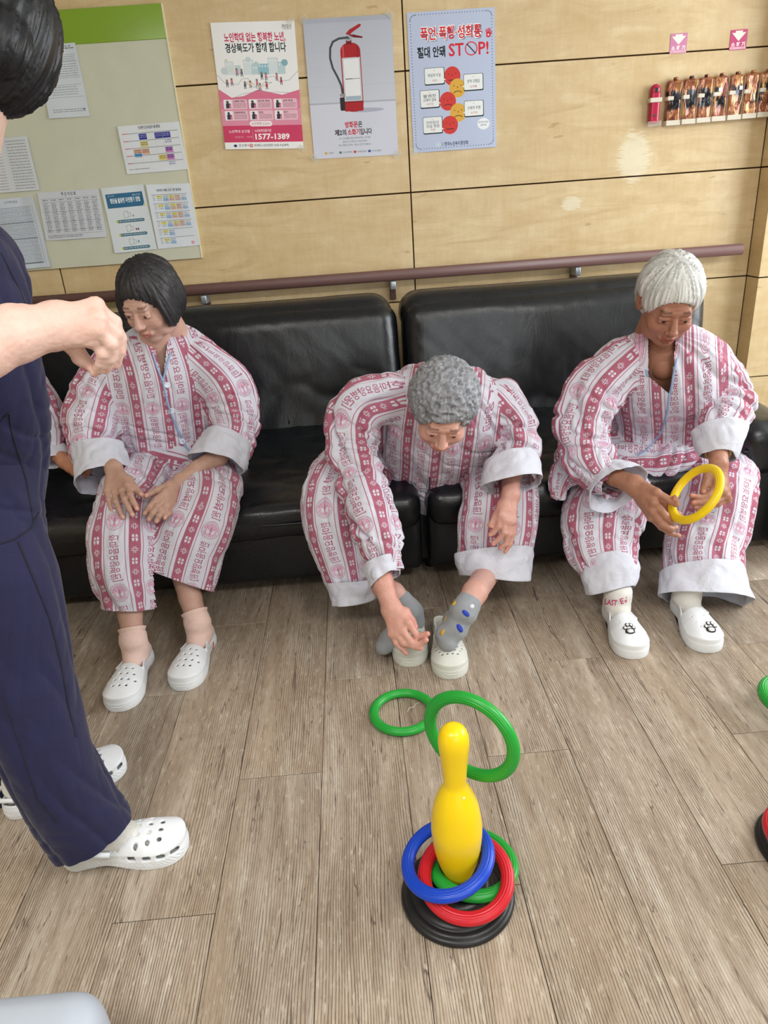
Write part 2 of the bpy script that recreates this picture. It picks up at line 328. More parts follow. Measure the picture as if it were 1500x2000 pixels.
# ------------------------------------------------------------------ implicit surfaces (distance fields -> closed mesh)
class Field:
    def __init__(s, lo, hi, h):
        s.lo = np.array(lo, float); s.h = h; s.n = np.ceil((np.array(hi)-s.lo)/h).astype(int)+1
        s.ax = [s.lo[i]+h*np.arange(s.n[i]) for i in range(3)]
        s.F = np.full(tuple(s.n), 1.0, np.float32)
    def sub(s, lo, hi):
        a = np.clip(np.floor((np.array(lo)-s.lo)/s.h).astype(int), 0, s.n-1); b = np.clip(np.ceil((np.array(hi)-s.lo)/s.h).astype(int)+1, 1, s.n)
        sl = tuple(slice(a[i], b[i]) for i in range(3))
        X, Y, Z = np.meshgrid(s.ax[0][sl[0]], s.ax[1][sl[1]], s.ax[2][sl[2]], indexing='ij', sparse=True)
        return sl, X, Y, Z
    def union(s, fn, lo, hi, k=0.0):
        sl, X, Y, Z = s.sub(lo, hi)
        if min(q.stop-q.start for q in sl) <= 0: return
        d = fn(X, Y, Z).astype(np.float32); A = s.F[sl]
        if k > 0:
            hh = np.clip(.5+.5*(A-d)/k, 0, 1); s.F[sl] = A*(1-hh)+d*hh-k*hh*(1-hh)
        else: s.F[sl] = np.minimum(A, d)
    def cut(s, fn, lo, hi):
        sl, X, Y, Z = s.sub(lo, hi); s.F[sl] = np.maximum(s.F[sl], -fn(X, Y, Z).astype(np.float32))
    def clip(s, fn, lo=None, hi=None):
        sl, X, Y, Z = s.sub(s.lo if lo is None else lo, s.lo+s.h*s.n if hi is None else hi); s.F[sl] = np.maximum(s.F[sl], fn(X, Y, Z).astype(np.float32))
    def mesh(s):
        F = s.F; F[0] = F[-1] = 1; F[:, 0] = F[:, -1] = 1; F[:, :, 0] = F[:, :, -1] = 1
        S = F < 0; nx, ny, nz = [k-1 for k in F.shape]
        cnt = np.zeros((nx, ny, nz), np.uint8)
        for dx in (0, 1):
            for dy in (0, 1):
                for dz in (0, 1): cnt += S[dx:nx+dx, dy:ny+dy, dz:nz+dz]
        act = (cnt > 0) & (cnt < 8); idx = np.argwhere(act); m = len(idx)
        if m == 0: return np.zeros((0, 3)), np.zeros((0, 4), int)
        vid = np.full(act.shape, -1, np.int32); vid[act] = np.arange(m)
        i, j, k = idx.T; pos = np.zeros((m, 3)); c = np.zeros(m)
        cor = [(0, 0, 0), (1, 0, 0), (0, 1, 0), (1, 1, 0), (0, 0, 1), (1, 0, 1), (0, 1, 1), (1, 1, 1)]
        fv = [F[i+a, j+b, k+d] for a, b, d in cor]
        for a, b in ((0, 1), (2, 3), (4, 5), (6, 7), (0, 2), (1, 3), (4, 6), (5, 7), (0, 4), (1, 5), (2, 6), (3, 7)):
            x, y = fv[a], fv[b]; cr = (x < 0) != (y < 0); t = np.where(cr, x/np.where(cr, x-y, 1), 0)
            p = np.array(cor[a])+t[:, None]*(np.array(cor[b])-np.array(cor[a])); pos += p*cr[:, None]; c += cr
        V = s.lo+(idx+pos/c[:, None])*s.h
        Q = []
        for ax in range(3):
            sl0 = [slice(1, -1)]*3; A = [slice(None)]*3
            a0 = [slice(None)]*3; a1 = [slice(None)]*3; a0[ax] = slice(0, -1); a1[ax] = slice(1, None)
            s0 = S[tuple(a0)]; s1 = S[tuple(a1)]; ch = np.argwhere(s0 != s1)
            u, w = [(1, 2), (2, 0), (0, 1)][ax]
            ok = (ch[:, u] > 0) & (ch[:, w] > 0) & (ch[:, u] < F.shape[u]-1) & (ch[:, w] < F.shape[w]-1); ch = ch[ok]
            inside = s0[tuple(ch.T)]
            def cell(du, dw):
                q = ch.copy(); q[:, u] += du; q[:, w] += dw; return vid[tuple(q.T)]
            q = np.stack([cell(-1, -1), cell(0, -1), cell(0, 0), cell(-1, 0)], 1)
            q[~inside] = q[~inside][:, ::-1]; Q.append(q)
        return V, np.concatenate(Q)
def smooth_mesh(V, Q, it=1, lam=.5):
    e = np.concatenate([Q[:, [0, 1]], Q[:, [1, 2]], Q[:, [2, 3]], Q[:, [3, 0]]])
    for _ in range(it):
        s = np.zeros_like(V); n = np.zeros(len(V))
        for a, b in ((0, 1), (1, 0)):
            for d in range(3): s[:, d] += np.bincount(e[:, a], V[e[:, b], d], len(V))
            n += np.bincount(e[:, a], minlength=len(V))
        V = V+lam*(s/np.maximum(n, 1)[:, None]-V)
    return V
def subdivide(V, Q):
    e = np.sort(np.concatenate([Q[:, [0, 1]], Q[:, [1, 2]], Q[:, [2, 3]], Q[:, [3, 0]]]), 1)
    key = e[:, 0].astype(np.int64)*len(V)+e[:, 1]; uk, inv = np.unique(key, return_inverse=True)
    a, b = uk//len(V), uk % len(V); mid = (V[a]+V[b])/2; fc = V[Q].mean(1); n = len(V); ne = len(uk); m = len(Q)
    ei = [n+inv[i*m:(i+1)*m] for i in range(4)]; ci = n+ne+np.arange(m)
    Q2 = np.concatenate([np.stack([Q[:, i], ei[i], ci, ei[i-1]], 1) for i in range(4)])
    return np.concatenate([V, mid, fc]), Q2
def normals(V, Q):
    n = np.cross(V[Q[:, 2]]-V[Q[:, 0]], V[Q[:, 3]]-V[Q[:, 1]]); N = np.zeros_like(V)
    for i in range(4):
        for d in range(3): N[:, d] += np.bincount(Q[:, i], n[:, d], len(V))
    return N/np.maximum(np.linalg.norm(N, axis=1), 1e-12)[:, None]
def noise3(p, seed=0):
    p = np.asarray(p, float); i = np.floor(p).astype(np.int64); f = p-i; f = f*f*(3-2*f); r = 0
    for a in (0, 1):
        for b in (0, 1):
            for c in (0, 1):
                h = ((i[:, 0]+a)*374761393+(i[:, 1]+b)*668265263+(i[:, 2]+c)*2147483647+seed*1274126177) & 0xffffffff
                h = ((h ^ (h >> 13))*1274126177) & 0xffffffff; h = (h ^ (h >> 16))/4294967295.0
                r = r+h*(f[:, 0] if a else 1-f[:, 0])*(f[:, 1] if b else 1-f[:, 1])*(f[:, 2] if c else 1-f[:, 2])
    return r*2-1
def capsule_fn(a, b, ra, rb):
    a = np.array(a, float); b = np.array(b, float); d = b-a; L = max(d.dot(d), 1e-10)
    def fn(X, Y, Z):
        x, y, z = X-a[0], Y-a[1], Z-a[2]; t = np.clip((x*d[0]+y*d[1]+z*d[2])/L, 0, 1)
        return np.sqrt((x-t*d[0])**2+(y-t*d[1])**2+(z-t*d[2])**2)-(ra+(rb-ra)*t)
    m = max(ra, rb); return fn, np.minimum(a, b)-m, np.maximum(a, b)+m
def add_caps(fld, pts, rad, k=.004):
    for i in range(len(pts)-1):
        fn, lo, hi = capsule_fn(pts[i], pts[i+1], rad[i], rad[i+1]); fld.union(fn, lo-k-fld.h*2, hi+k+fld.h*2, k)
def ell_fn(c, r, Rm=None):
    c = np.array(c, float); r = np.array(r, float); Rm = np.eye(3) if Rm is None else np.array(Rm)   # rows = local axes
    def fn(X, Y, Z):
        x, y, z = X-c[0], Y-c[1], Z-c[2]
        q = [(Rm[i][0]*x+Rm[i][1]*y+Rm[i][2]*z)/r[i] for i in range(3)]
        l = np.sqrt(q[0]**2+q[1]**2+q[2]**2); g = np.sqrt((q[0]/r[0])**2+(q[1]/r[1])**2+(q[2]/r[2])**2)
        return l*(l-1)/np.maximum(g, 1e-6)
    m = r.max(); return fn, c-m, c+m
def rbox_fn(c, half, rad, Rm=None):
    c = np.array(c, float); b = np.array(half, float)-rad; Rm = np.eye(3) if Rm is None else np.array(Rm)
    def fn(X, Y, Z):
        x, y, z = X-c[0], Y-c[1], Z-c[2]
        q = [np.abs(Rm[i][0]*x+Rm[i][1]*y+Rm[i][2]*z)-b[i] for i in range(3)]
        o = np.sqrt(sum(np.maximum(t, 0)**2 for t in q)); return o+np.minimum(np.maximum(np.maximum(q[0], q[1]), q[2]), 0)-rad
    m = np.linalg.norm(half); return fn, c-m, c+m

# ------------------------------------------------------------------ the room
floor = empty('floor', (0, 0, 0), kind='structure')
box('subfloor', (-2.6, -3.0, -.06), (3.6, 3.4, -.0035), M['concrete'], floor)
LPL, WPL = 1.0545, .2007
bmp = bmesh.new(); bmesh.ops.create_cube(bmp, size=1.0)
for v in bmp.verts: v.co = Vector((v.co.x*(WPL-.0013), v.co.y*(LPL-.0019), v.co.z*.004-.002))
bmesh.ops.bevel(bmp, geom=[e for e in bmp.edges if all(v.co.z > -.001 for v in e.verts)], offset=.0009, segments=1, affect='EDGES')
plank_me = bpy.data.meshes.new('plank'); bmp.to_mesh(plank_me); bmp.free()
plank_me.materials.append(M['plank'])
for i in range(-5, 13):
    x = -.5605+WPL*(i+.5); off = (.98, 1.333, 1.689)[i % 3]
    for j in range(-4, 3):
        y0 = off+LPL*j
        if y0 > 3.28 or y0+LPL < -2.2: continue
        if y0+LPL < .1 and (i < -4 or i > 8): continue
        me_ = plank_me
        if i == 9 and j == 1: me_ = plank_me.copy(); me_.materials[0] = M['glarevinyl']  # window glare on this plank, painted in as a lighter vinyl colour
        o = bpy.data.objects.new('plank', me_); COL.objects.link(o); o.parent = floor; o.location = (x, y0+LPL/2, random.uniform(-.0004, 0))
        if random.random() < .5: o.rotation_euler.z = math.pi

WY = 3.28
wall = empty('wall_back', (.3, WY, 0), kind='structure')
box('wall_core', (-2.6, WY+.012, 0), (3.6, WY+.1, 2.5), M['gap'], wall)
def panel(x0, x1, z0, z1, y=WY):
    g = .0028; return box('wall_panel', (x0+g, y, z0+g), (x1-g, y+.012, z1-g), M['panel'], wall, .0012)
zs = [.388-.442, .388, .8305, 1.273, 1.7145, 2.157, 2.5]; zs[0] = 0.0
xs = [-2.6, -1.223, .297, 1.80]
for a, b in zip(xs[:-1], xs[1:]):
    for c, d in zip(zs[:-1], zs[1:]): panel(a, b, c, d)
# pillar standing out of the back wall at the right
pil = empty('wall_pillar', (1.8, 3.18, 0), kind='structure')
box('pillar_core', (1.812, 3.192, 0), (2.6, WY+.05, 2.5), M['gap'], pil)
for c, d in zip(zs[:-1], zs[1:]):
    box('wall_panel', (1.80, 3.18, c+.0028), (2.6, 3.192, d-.0028), M['panel'], pil, .001)
    box('wall_panel', (1.80, 3.1925, c+.0028), (1.811, WY, d-.0028), M['panel'], pil, .001)
box('wall_left', (-2.7, -3.0, 0), (-2.6, 3.38, 2.5), M['wallpaint']).__setitem__('kind', 'structure')
# right wall and front wall with window openings (outside the frame), daylight comes through them
wr = empty('wall_right', (3.6, 0, 0), kind='structure')
for a, b in (((3.6, -3, 0), (3.7, 3.38, .7)), ((3.6, -3, 2.3), (3.7, 3.38, 2.5)), ((3.6, -3, .7), (3.7, .5, 2.3)), ((3.6, 3.0, .7), (3.7, 3.38, 2.3))): box('wall_section', a, b, M['wallpaint'], wr)
wf = empty('wall_front', (0, -3, 0), kind='structure')
for a, b in (((-2.7, -3.1, 0), (3.7, -3, .8)), ((-2.7, -3.1, 2.3), (3.7, -3, 2.5)), ((-2.7, -3.1, .8), (-.4, -3, 2.3)), ((2.8, -3.1, .8), (3.7, -3, 2.3))): box('wall_section', a, b, M['wallpaint'], wf)
box('ceiling', (-2.7, -3.1, 2.5), (3.7, 3.38, 2.58), M['ceil']).__setitem__('kind', 'structure')

# ------------------------------------------------------------------ handrail
rail = empty('handrail', (0, WY, .93), 'brown vinyl handrail running along the wall behind the sofa', 'handrail')
RZ, RY = .952, WY-.075
prof = [(.0, .021), (.012, .024), (.020, .016), (.021, 0), (.018, -.014), (.008, -.021), (-.008, -.021), (-.018, -.014), (-.021, 0), (-.020, .016), (-.012, .024)]
V = [(x, RY+a, RZ+b) for x in (-2.3, 1.72) for a, b in prof]; n = len(prof)
mk('grip', V, [(i, (i+1) % n, n+(i+1) % n, n+i) for i in range(n)]+[tuple(range(n))[::-1], tuple(range(n, 2*n))], M['rail'], rail)
for bx in (-1.45, -.62, .195, 1.0):
    br = box('bracket', (bx-.012, RY-.010, RZ-.058), (bx+.012, WY, RZ-.022), M['steel'], rail, .004, True)
    box('bracket_cover', (bx-.013, WY-.034, RZ-.105), (bx+.013, WY, RZ-.055), M['railend'], br, .003)

# ------------------------------------------------------------------ notice board
bd = empty('notice_board', (-1.6, WY, 1.1), 'large cream notice board with a glossy green header on the wall', 'notice board')
BX0, BX1, BZ0, BZ1 = -2.35, -.611, 1.125, 1.985
box('board_panel', (BX0, WY-.016, 1.077), (BX1-.003, WY, 1.872), M['board'], bd, .001)
box('header', (BX0, WY-.018, 1.872), (BX1-.003, WY, BZ1), M['boardgreen'], bd, .002)
box('edge_strip', (BX1-.003, WY-.018, 1.077), (BX1, WY, BZ1), M['boardedge'], bd)
rivet = np.array([[math.cos(a)*.0016, 0, math.sin(a)*.0016] for a in np.linspace(0, 6.28, 7)[:-1]])
V = []; F = []
for r in range(10):
    for c in range(14):
        x = -2.2+c*.12+(.06 if r % 2 else 0); z = 1.15+r*.07
        if x < BX1-.03: F.append(tuple(range(len(V), len(V)+6))); V += [tuple(q+np.array((x, WY-.0166, z))) for q in rivet]
mk('pin_hole_pattern', V, F, M['white'], bd, False).__setitem__('kind', 'stuff')

def sheet(name, corners, img, label, cat='poster', curl=.006, tapes=(), y=WY, group=None, rough=.55, glossy=.3, seedy=0, backoff=.0015):
    """corners: top-left, top-right, bottom-right, bottom-left in wall coordinates (x, z)"""
    n, m = 14, 18; c = np.array(corners, float); V = []; UV = []; F = []
    ctr = c.mean(0); root = empty(name, (ctr[0], y, c[:, 1].min()), label, cat, group)
    for j in range(m+1):
        for i in range(n+1):
            u, v = i/n, j/m; p = (c[0]*(1-u)+c[1]*u)*(1-v)+(c[3]*(1-u)+c[2]*u)*v
            w = curl*(abs(math.sin(3*u+seedy)*math.sin(2.4*v+seedy*2))*.6+max(0, v-.85)*2.2*abs(math.sin(5*u+seedy)))
            V.append((p[0], y-backoff-w, p[1])); UV.append((u, 1-v))
    for j in range(m):
        for i in range(n): a = j*(n+1)+i; F.append((a, a+n+1, a+n+2, a+1))
    uv = [UV[k] for f in F for k in f]
    o = mk('paper', V, F, image_mat(name+'_print', img, rough, glossy, .15), root, True, uv)
    for tx, tz, w, h, a in tapes:
        q = np.array([(-w, -h), (w, -h), (w, h), (-w, h)])/2; ca, sa = math.cos(a), math.sin(a)
        mk('tape', [(tx+x*ca-z*sa, y-.0045-curl*.6, tz+x*sa+z*ca) for x, z in q], [(0, 1, 2, 3)], M['tape'], root, False)
    return root
def greek(c, x0, y0, x1, rows, step, col, h=.5, seed=0, gaps=True):
    r = random.Random(seed)
    for k in range(rows):
        x = x0; y = y0+k*step
        while x < x1:
            w = r.uniform(2, 7)*step*.28; c.rect(x, y, min(x+w, x1), y+step*h, col, .75); x += w+(r.uniform(.5, 1.6)*step*.3 if gaps else 0)
# ------------------------------------------------------------------ posters
def wc(px, py): p = P(px, py, WY); return (p[0], p[2])
c = Canvas(600, 925, (247, 249, 250))
c.text(575, 48, 20, '경북의 힘으로', (60, 62, 70), 'r', 70, .01); c.text(575, 60, 10, '새로운 대한민국', (90, 92, 96), 'r', 60)
c.text(85, 132, 50, '노인학대 없는 행복한 노년,', (206, 48, 98), width=440, bold=.025); c.text(85, 206, 52, '경상북도가 함께 합니다', (44, 58, 64), width=440, bold=.025)
c.rect(0, 470, 600, 760, (232, 150, 176)); c.rect(0, 470, 600, 560, (226, 120, 152)); c.rect(0, 560, 600, 620, (228, 134, 164)); c.rect(0, 745, 600, 872, (212, 66, 106))
for x, w, h, k in ((70, 60, 90, 0), (140, 40, 60, 1), (205, 70, 100, 0), (262, 70, 60, 1), (310, 90, 70, 2), (385, 70, 110, 0), (455, 50, 80, 1)):
    cc = ((222, 234, 238), (196, 220, 228), (150, 200, 216))[k]; c.rect(x, 365-h, x+w, 370, cc); c.line([(x, 370), (x, 365-h), (x+w, 365-h), (x+w, 370)], 2, (170, 190, 196))
    for q in range(int(w//22)): c.rect(x+8+q*20, 375-h, x+16+q*20, 388-h, (245, 248, 250))
c.poly([(255, 310), (297, 275), (340, 310)], (190, 214, 222)); c.ell(240, 262, 20, 18, (206, 222, 226))
for x, y, r, cc in ((60, 340, 26, (206, 222, 222)), (505, 290, 24, (140, 184, 196)), (110, 330, 20, (220, 230, 226)), (80, 265, 10, (224, 220, 200))): c.ell(x, y, r, r, cc)
c.poly([(0, 365), (60, 430), (180, 455), (290, 470), (400, 455), (530, 415), (600, 350), (600, 485), (470, 520), (400, 505), (290, 480), (180, 525), (90, 535), (0, 470)], (248, 248, 250))
for pts in ([(0, 365), (50, 425), (150, 440), (180, 400), (225, 395), (240, 420), (200, 430), (290, 470)], [(600, 350), (530, 415), (450, 425), (420, 385), (375, 390), (350, 425), (400, 430), (290, 470)],
            [(240, 420), (265, 440), (300, 480), (250, 500), (190, 505), (120, 530)], [(350, 425), (320, 450), (300, 480), (360, 500), (430, 500), (520, 505)]): c.line(pts, 2.2, (120, 130, 140))
r_ = random.Random(3)
for x, y in ((70, 410), (105, 400), (150, 330), (185, 335), (240, 420), (290, 410), (330, 360), (360, 365), (360, 430), (440, 370), (470, 400), (200, 425), (310, 440)):
    cc = r_.choice([(196, 80, 96), (120, 110, 120), (226, 180, 150), (90, 100, 120), (214, 130, 150)])
    c.ell(x, y, 8, 9, (150, 120, 110)); c.rrect(x-9, y+8, x+9, y+32, 6, cc); c.line([(x-4, y+30), (x-6, y+46)], 5, (70, 72, 84)); c.line([(x+4, y+30), (x+7, y+46)], 5, (90, 90, 100))
for k, (tt) in enumerate(('신체적 학대', '정서적 학대', '성적 학대', '경제적학대', '방임', '유기')):
    x0 = 25+(k % 3)*187; y0 = 548+(k//3)*84; c.rrect(x0, y0, x0+176, y0+74, 9, (240, 196, 210)); c.rrect(x0+3, y0+3, x0+62, y0+71, 8, (248, 246, 248))
    c.ell(x0+30, y0+18, 9, 9, (60, 50, 60)); c.poly([(x0+18, y0+28), (x0+44, y0+26), (x0+40, y0+66), (x0+16, y0+66)], (58, 56, 74)); c.ell(x0+48, y0+38, 7, 8, (190, 90, 110)); c.rrect(x0+41, y0+44, x0+56, y0+68, 5, (222, 130, 160))
    c.text(x0+72, y0+22, 13, tt, (80, 40, 56), bold=.02); greek(c, x0+72, y0+30, x0+166, 4, 9, (150, 90, 112), .4, k)
c.rrect(205, 712, 375, 752, 19, (250, 246, 248)); c.text(290, 741, 19, '노인학대 신고는!', (180, 60, 96), 'c', 140)
c.text(42, 797, 17, '노인학대 신고앱', (252, 240, 244), bold=.02); c.text(238, 792, 16, '노인보호전문기관', (252, 240, 244), width=125, bold=.02)
c.text(238, 850, 42, '1577-1389', (255, 255, 255), width=262, bold=.03); c.line([(222, 775), (222, 860)], 1.5, (240, 170, 190))
c.text(82, 838, 11, '안드로이드', (250, 230, 236)); c.text(175, 838, 11, '아이폰', (250, 230, 236))
c.poly([(62, 898), (80, 886), (96, 898), (80, 912)], (34, 62, 128)); c.text(104, 905, 17, '경상북도', (60, 62, 70)); c.ell(200, 898, 14, 14, (206, 90, 90)); c.ell(200, 898, 8, 8, (240, 200, 196))
c.text(222, 905, 16, '경상북도노인보호전문기관(동·서·남·북부)', (60, 62, 70), width=265, bold=.01)
sheet('poster', [wc(411, 45), wc(575, 40), wc(593, 290), wc(441, 292)], c.image('print_pink_poster'), 'white and pink poster with a large phone number, leftmost of the three', tapes=[(-.135, 1.905, .03, .02, .7), (-.14, 1.468, .03, .02, -.6)], seedy=1, group='wall posters')

c = Canvas(640, 1020, (198, 204, 216))
for y in range(0, 620): c.a[y, :] = np.array((186, 192, 206))+np.array((18, 17, 14))*(y/620)
c.a[605:, :] = (212, 216, 230); c.rect(0, 600, 640, 612, (176, 182, 196)); c.rect(0, 0, 640, 34, (176, 182, 196))
for y in (120, 230, 350, 480): c.rect(0, y, 640, y+2, (186, 192, 206))
c.ell(420, 668, 130, 16, (176, 180, 198)); red = (176, 34, 42); dr = (120, 20, 28)
c.rrect(254, 180, 400, 676, 60, red); c.rect(254, 290, 400, 600, red); c.rect(262, 282, 394, 600, (206, 210, 216)); c.rect(272, 292, 384, 590, (238, 241, 244)); c.rect(272, 560, 384, 590, (168, 186, 200))
c.rect(278, 432, 384, 437, (40, 42, 46)); c.rect(330, 433, 384, 436, (200, 204, 208)); c.rect(266, 426, 276, 444, (226, 230, 234)); c.rrect(256, 600, 398, 672, 12, red); c.rect(254, 598, 400, 606, dr); c.rect(374, 200, 384, 285, (150, 26, 34)); c.rect(270, 200, 280, 285, (210, 90, 94))
c.rect(300, 150, 340, 190, dr); c.ell(320, 148, 26, 20, (170, 174, 180)); c.ell(320, 148, 10, 8, (110, 116, 124))
c.poly([(300, 118), (330, 88), (404, 52), (418, 58), (410, 72), (350, 108), (330, 126)], red); c.poly([(318, 122), (360, 124), (424, 142), (420, 152), (356, 144)], dr)
hs = [(312, 142), (250, 146), (205, 166), (182, 210), (176, 280), (190, 350), (222, 420), (244, 480), (250, 540)]; c.line(hs, 15, (44, 50, 56)); c.line([(x-2, y) for x, y in hs], 4, (96, 104, 112)); c.rrect(228, 540, 268, 560, 4, (150, 154, 160)); c.rrect(226, 566, 262, 664, 10, (46, 40, 44))
c.text(316, 790, 36, '방화문은', (50, 52, 60), 'c', 130, .03)
c.rect(250, 752, 343, 800, (212, 216, 230)); c.text(251, 790, 36, '방화문', (198, 44, 62), width=94, bold=.03)
c.text(170, 846, 36, '제2의', (50, 52, 60), width=86, bold=.03); c.text(266, 846, 36, '소화기', (198, 44, 62), width=94, bold=.03); c.text(362, 846, 36, '입니다', (50, 52, 60), width=88, bold=.03)
for k, tt in enumerate(('공식 집인 방화문은 불길을 안전하게 막는 소화기처럼', '불길과 연기가 확산되는 것을 막아주며', '화재 현장에서 안전하게 대피할 수 있도록 도와줍니다.')): c.text(316, 880+k*26, 13, tt, (84, 86, 100), 'c', (235, 180, 245)[k])
for x, tt, cc in ((110, '소방청', (214, 170, 80)), (220, '한국소방안전원', (90, 140, 120)), (330, '화재보험협회', (200, 70, 80)), (440, '한국소방시설협회', (50, 80, 150))): c.ell(x-18, 980, 11, 10, cc); c.text(x, 986, 12, tt, (80, 84, 96), width=70 if len(tt) > 3 else 36)
sheet('poster', [wc(591, 38), wc(764, 28), wc(778, 302), wc(614, 311)], c.image('print_extinguisher_poster'), 'grey poster showing a red fire extinguisher with a door in its body', tapes=[(.248, 1.905, .034, .022, -.7), (-.085, 1.906, .034, .022, .7), (.25, 1.42, .034, .024, .8), (-.092, 1.426, .034, .024, -.8)], seedy=2, group='wall posters')

c = Canvas(645, 1025, (190, 202, 228))
for t in np.linspace(0, 1, 150):
    s = t*(2*600+2*980); x, y = (22+s, 20) if s < 600 else ((622, 20+s-600) if s < 1580 else ((622-(s-1580), 1000) if s < 2180 else (22, 1000-(s-2180))))
    if not ((x < 60 or x > 585) and (y < 58 or y > 962)): c.ell(x, y, 3.4, 3.4, (60, 76, 110))
for cx, cy, a0 in ((60, 58, math.pi), (585, 58, 1.5*math.pi), (585, 962, 0), (60, 962, .5*math.pi)):
    for k in range(7): c.ell(cx+38*math.cos(a0+k*.26), cy+38*math.sin(a0+k*.26), 3.4, 3.4, (60, 76, 110))
for dx, dy, cc, b in ((7, 7, (112, 122, 146), .05), (0, 0, (255, 255, 255), .075), (0, 0, (214, 36, 52), .02)): c.text(92+dx, 192+dy, 72, '폭언·폭행·성희롱', cc, width=452, bold=b)
c.rrect(580, 170, 612, 206, 10, (214, 36, 52)); [c.line([(584+q*8, 180), (578+q*11, 142+abs(q-2)*5)], 7, (214, 36, 52)) for q in range(4)]; c.line([(610, 190), (622, 166)], 7, (214, 36, 52)); c.ell(596, 188, 7, 7, (250, 220, 224))
c.text(64, 316, 60, '절대 안돼', (26, 28, 34), width=208, bold=.03)
c.text(298, 322, 90, 'ST', (214, 40, 58), width=112, bold=.02); c.text(520, 322, 90, 'P!', (214, 40, 58), width=76, bold=.02)
c.ell(466, 278, 47, 50, (214, 40, 58), inner=.84); c.line([(436, 245), (496, 312)], 8, (60, 24, 30))
for (cx, cy, k) in ((318, 467, 0), (355, 557, 1), (278, 650, 2), (355, 740, 1), (288, 830, 0)):
    cc = (214, 62, 58) if k != 1 else (224, 174, 70); c.ell(cx, cy, 62, 70, cc); dk = (60, 34, 26)
    for q in (-27, 27): c.ell(cx+q, cy-18, 3, 5, dk)
    c.ell(cx, cy-6, 3, 6, dk)
    c.line([(cx-28, cy+30), (cx+28, cy+30)] if k == 0 else [(cx-30, cy+34), (cx-16, cy+25), (cx, cy+22), (cx+16, cy+25), (cx+30, cy+34)], 5, dk)
for x0, y0, x1, y1, sd, t1, t2, t3 in ((112, 400, 256, 515, 1, '욕설과 막말', '', '폭언'), (405, 462, 548, 577, -1, '성적 모멸감', '', '성희롱'), (72, 560, 212, 685, 1, '불쾌한', '신체적 접촉', '성추행'), (405, 660, 547, 772, -1, '신체적 폭행', '', '성폭행'), (85, 760, 228, 880, 1, '신변위협으로', '위협 폭행', '폭행')):
    c.rrect(x0-3, y0-3, x1+5, y1+9, 12, (24, 40, 46)); c.rrect(x0, y0, x1, y1, 10, (238, 243, 243))
    ex = x1 if sd > 0 else x0; c.poly([(ex-sd*14, y1-44), (ex+sd*16, y1-24), (ex-sd*14, y1-22)], (238, 243, 243)); mx = (x0+x1)/2
    c.text(mx, y0+28, 12, '"', (200, 60, 60), 'c', bold=.03); c.text(mx, y0+(62 if not t2 else 52), 20, t1, (54, 58, 62), 'c', 98)
    if t2: c.text(mx, y0+80, 19, t2, (54, 58, 62), 'c', 98)
    c.text(mx, y1-16, 14, t3, (196, 90, 96), 'c')
c.ell(548, 838, 47, 44, (240, 244, 248)); c.text(548, 832, 13, '우리 모두 지켜요', (60, 66, 80), 'c', 76); c.text(548, 854, 12, '안전하게!', (60, 66, 80), 'c', 46)
c.ell(192, 974, 19, 18, (222, 234, 240)); c.ell(192, 974, 14, 12, (120, 180, 190), inner=.7); c.text(216, 970, 9, '사단', (60, 70, 110)); c.text(216, 984, 9, '법인', (60, 70, 110)); c.text(242, 986, 24, '한국노인복지중앙회', (36, 46, 90), width=182, bold=.02)
sheet('poster', [wc(794, 25), wc(966, 14), wc(969, 287), wc(808, 299)], c.image('print_stop_poster'), 'pale blue poster reading STOP with five red and yellow sad faces', tapes=[(.318, 1.424, .026, .02, -.6)], seedy=3, group='wall posters')

# papers on the notice board
def paper(name, cs, img, label, **k): return sheet(name, [wc(*p) for p in cs], img, label, 'paper', y=WY-.017, group='sheets pinned on the notice board', **k)
PW = (214, 224, 232)
c = Canvas(300, 420, PW); greek(c, 24, 24, 280, 1, 12, (80, 90, 104)); 
for y in (60, 100, 190, 230, 300): c.rect(18, y, 286, y+2, (150, 160, 172))
greek(c, 24, 70, 280, 3, 12, (150, 160, 170), .4, 2); greek(c, 24, 112, 280, 6, 13, (140, 150, 162), .35, 3); greek(c, 60, 240, 250, 4, 14, (150, 160, 170), .35, 4); c.text(200, 22, 12, '알림사항', (60, 66, 80)); greek(c, 40, 370, 280, 2, 12, (130, 140, 152), .4, 5); c.ell(268, 376, 5, 5, (60, 64, 76))
paper('notice_sheet', [(72, 92), (150, 85), (179, 228), (100, 233)], c.image('print_form'), 'pale form sheet under the green header, topmost sheet on the notice board', seedy=4)
c = Canvas(420, 300, (226, 232, 238)); c.text(210, 26, 15, '인성대학 건강교실센터 4월 일정표', (50, 56, 70), 'c', 150, .02)
cells = {(0, 2): (50, 56, 150), (0, 4): (50, 56, 150), (0, 5): (50, 56, 150), (1, 2): (216, 204, 130), (2, 1): (222, 176, 150), (2, 2): (222, 176, 150), (3, 4): (222, 208, 120), (2, 5): (204, 130, 196), (3, 5): (204, 130, 196), (2.6, 1): (80, 160, 220)}
for rr in range(5): c.rect(20, 48+rr*46, 400, 54+rr*46, (176, 182, 190)); c.rect(20, 48+rr*46, 56, 54+rr*46, (206, 130, 140))
for cc_ in range(8): c.rect(20+cc_*54, 48, 21+cc_*54, 250, (190, 196, 204))
for (rr, q), cc in cells.items(): c.rect(22+q*54, 56+rr*46, 74+q*54, 92+rr*46-(18 if rr > 2.5 and rr < 3 else 0), cc); greek(c, 28+q*54, 64+rr*46, 70+q*54, 2, 11, (40, 40, 60) if sum(cc) > 400 else (220, 220, 240), .4, int(q*7))
for rr in range(5): greek(c, 300, 58+rr*46, 344, 2, 12, (70, 80, 160), .4, rr)
greek(c, 24, 270, 160, 1, 10, (120, 120, 130), .5, 9)
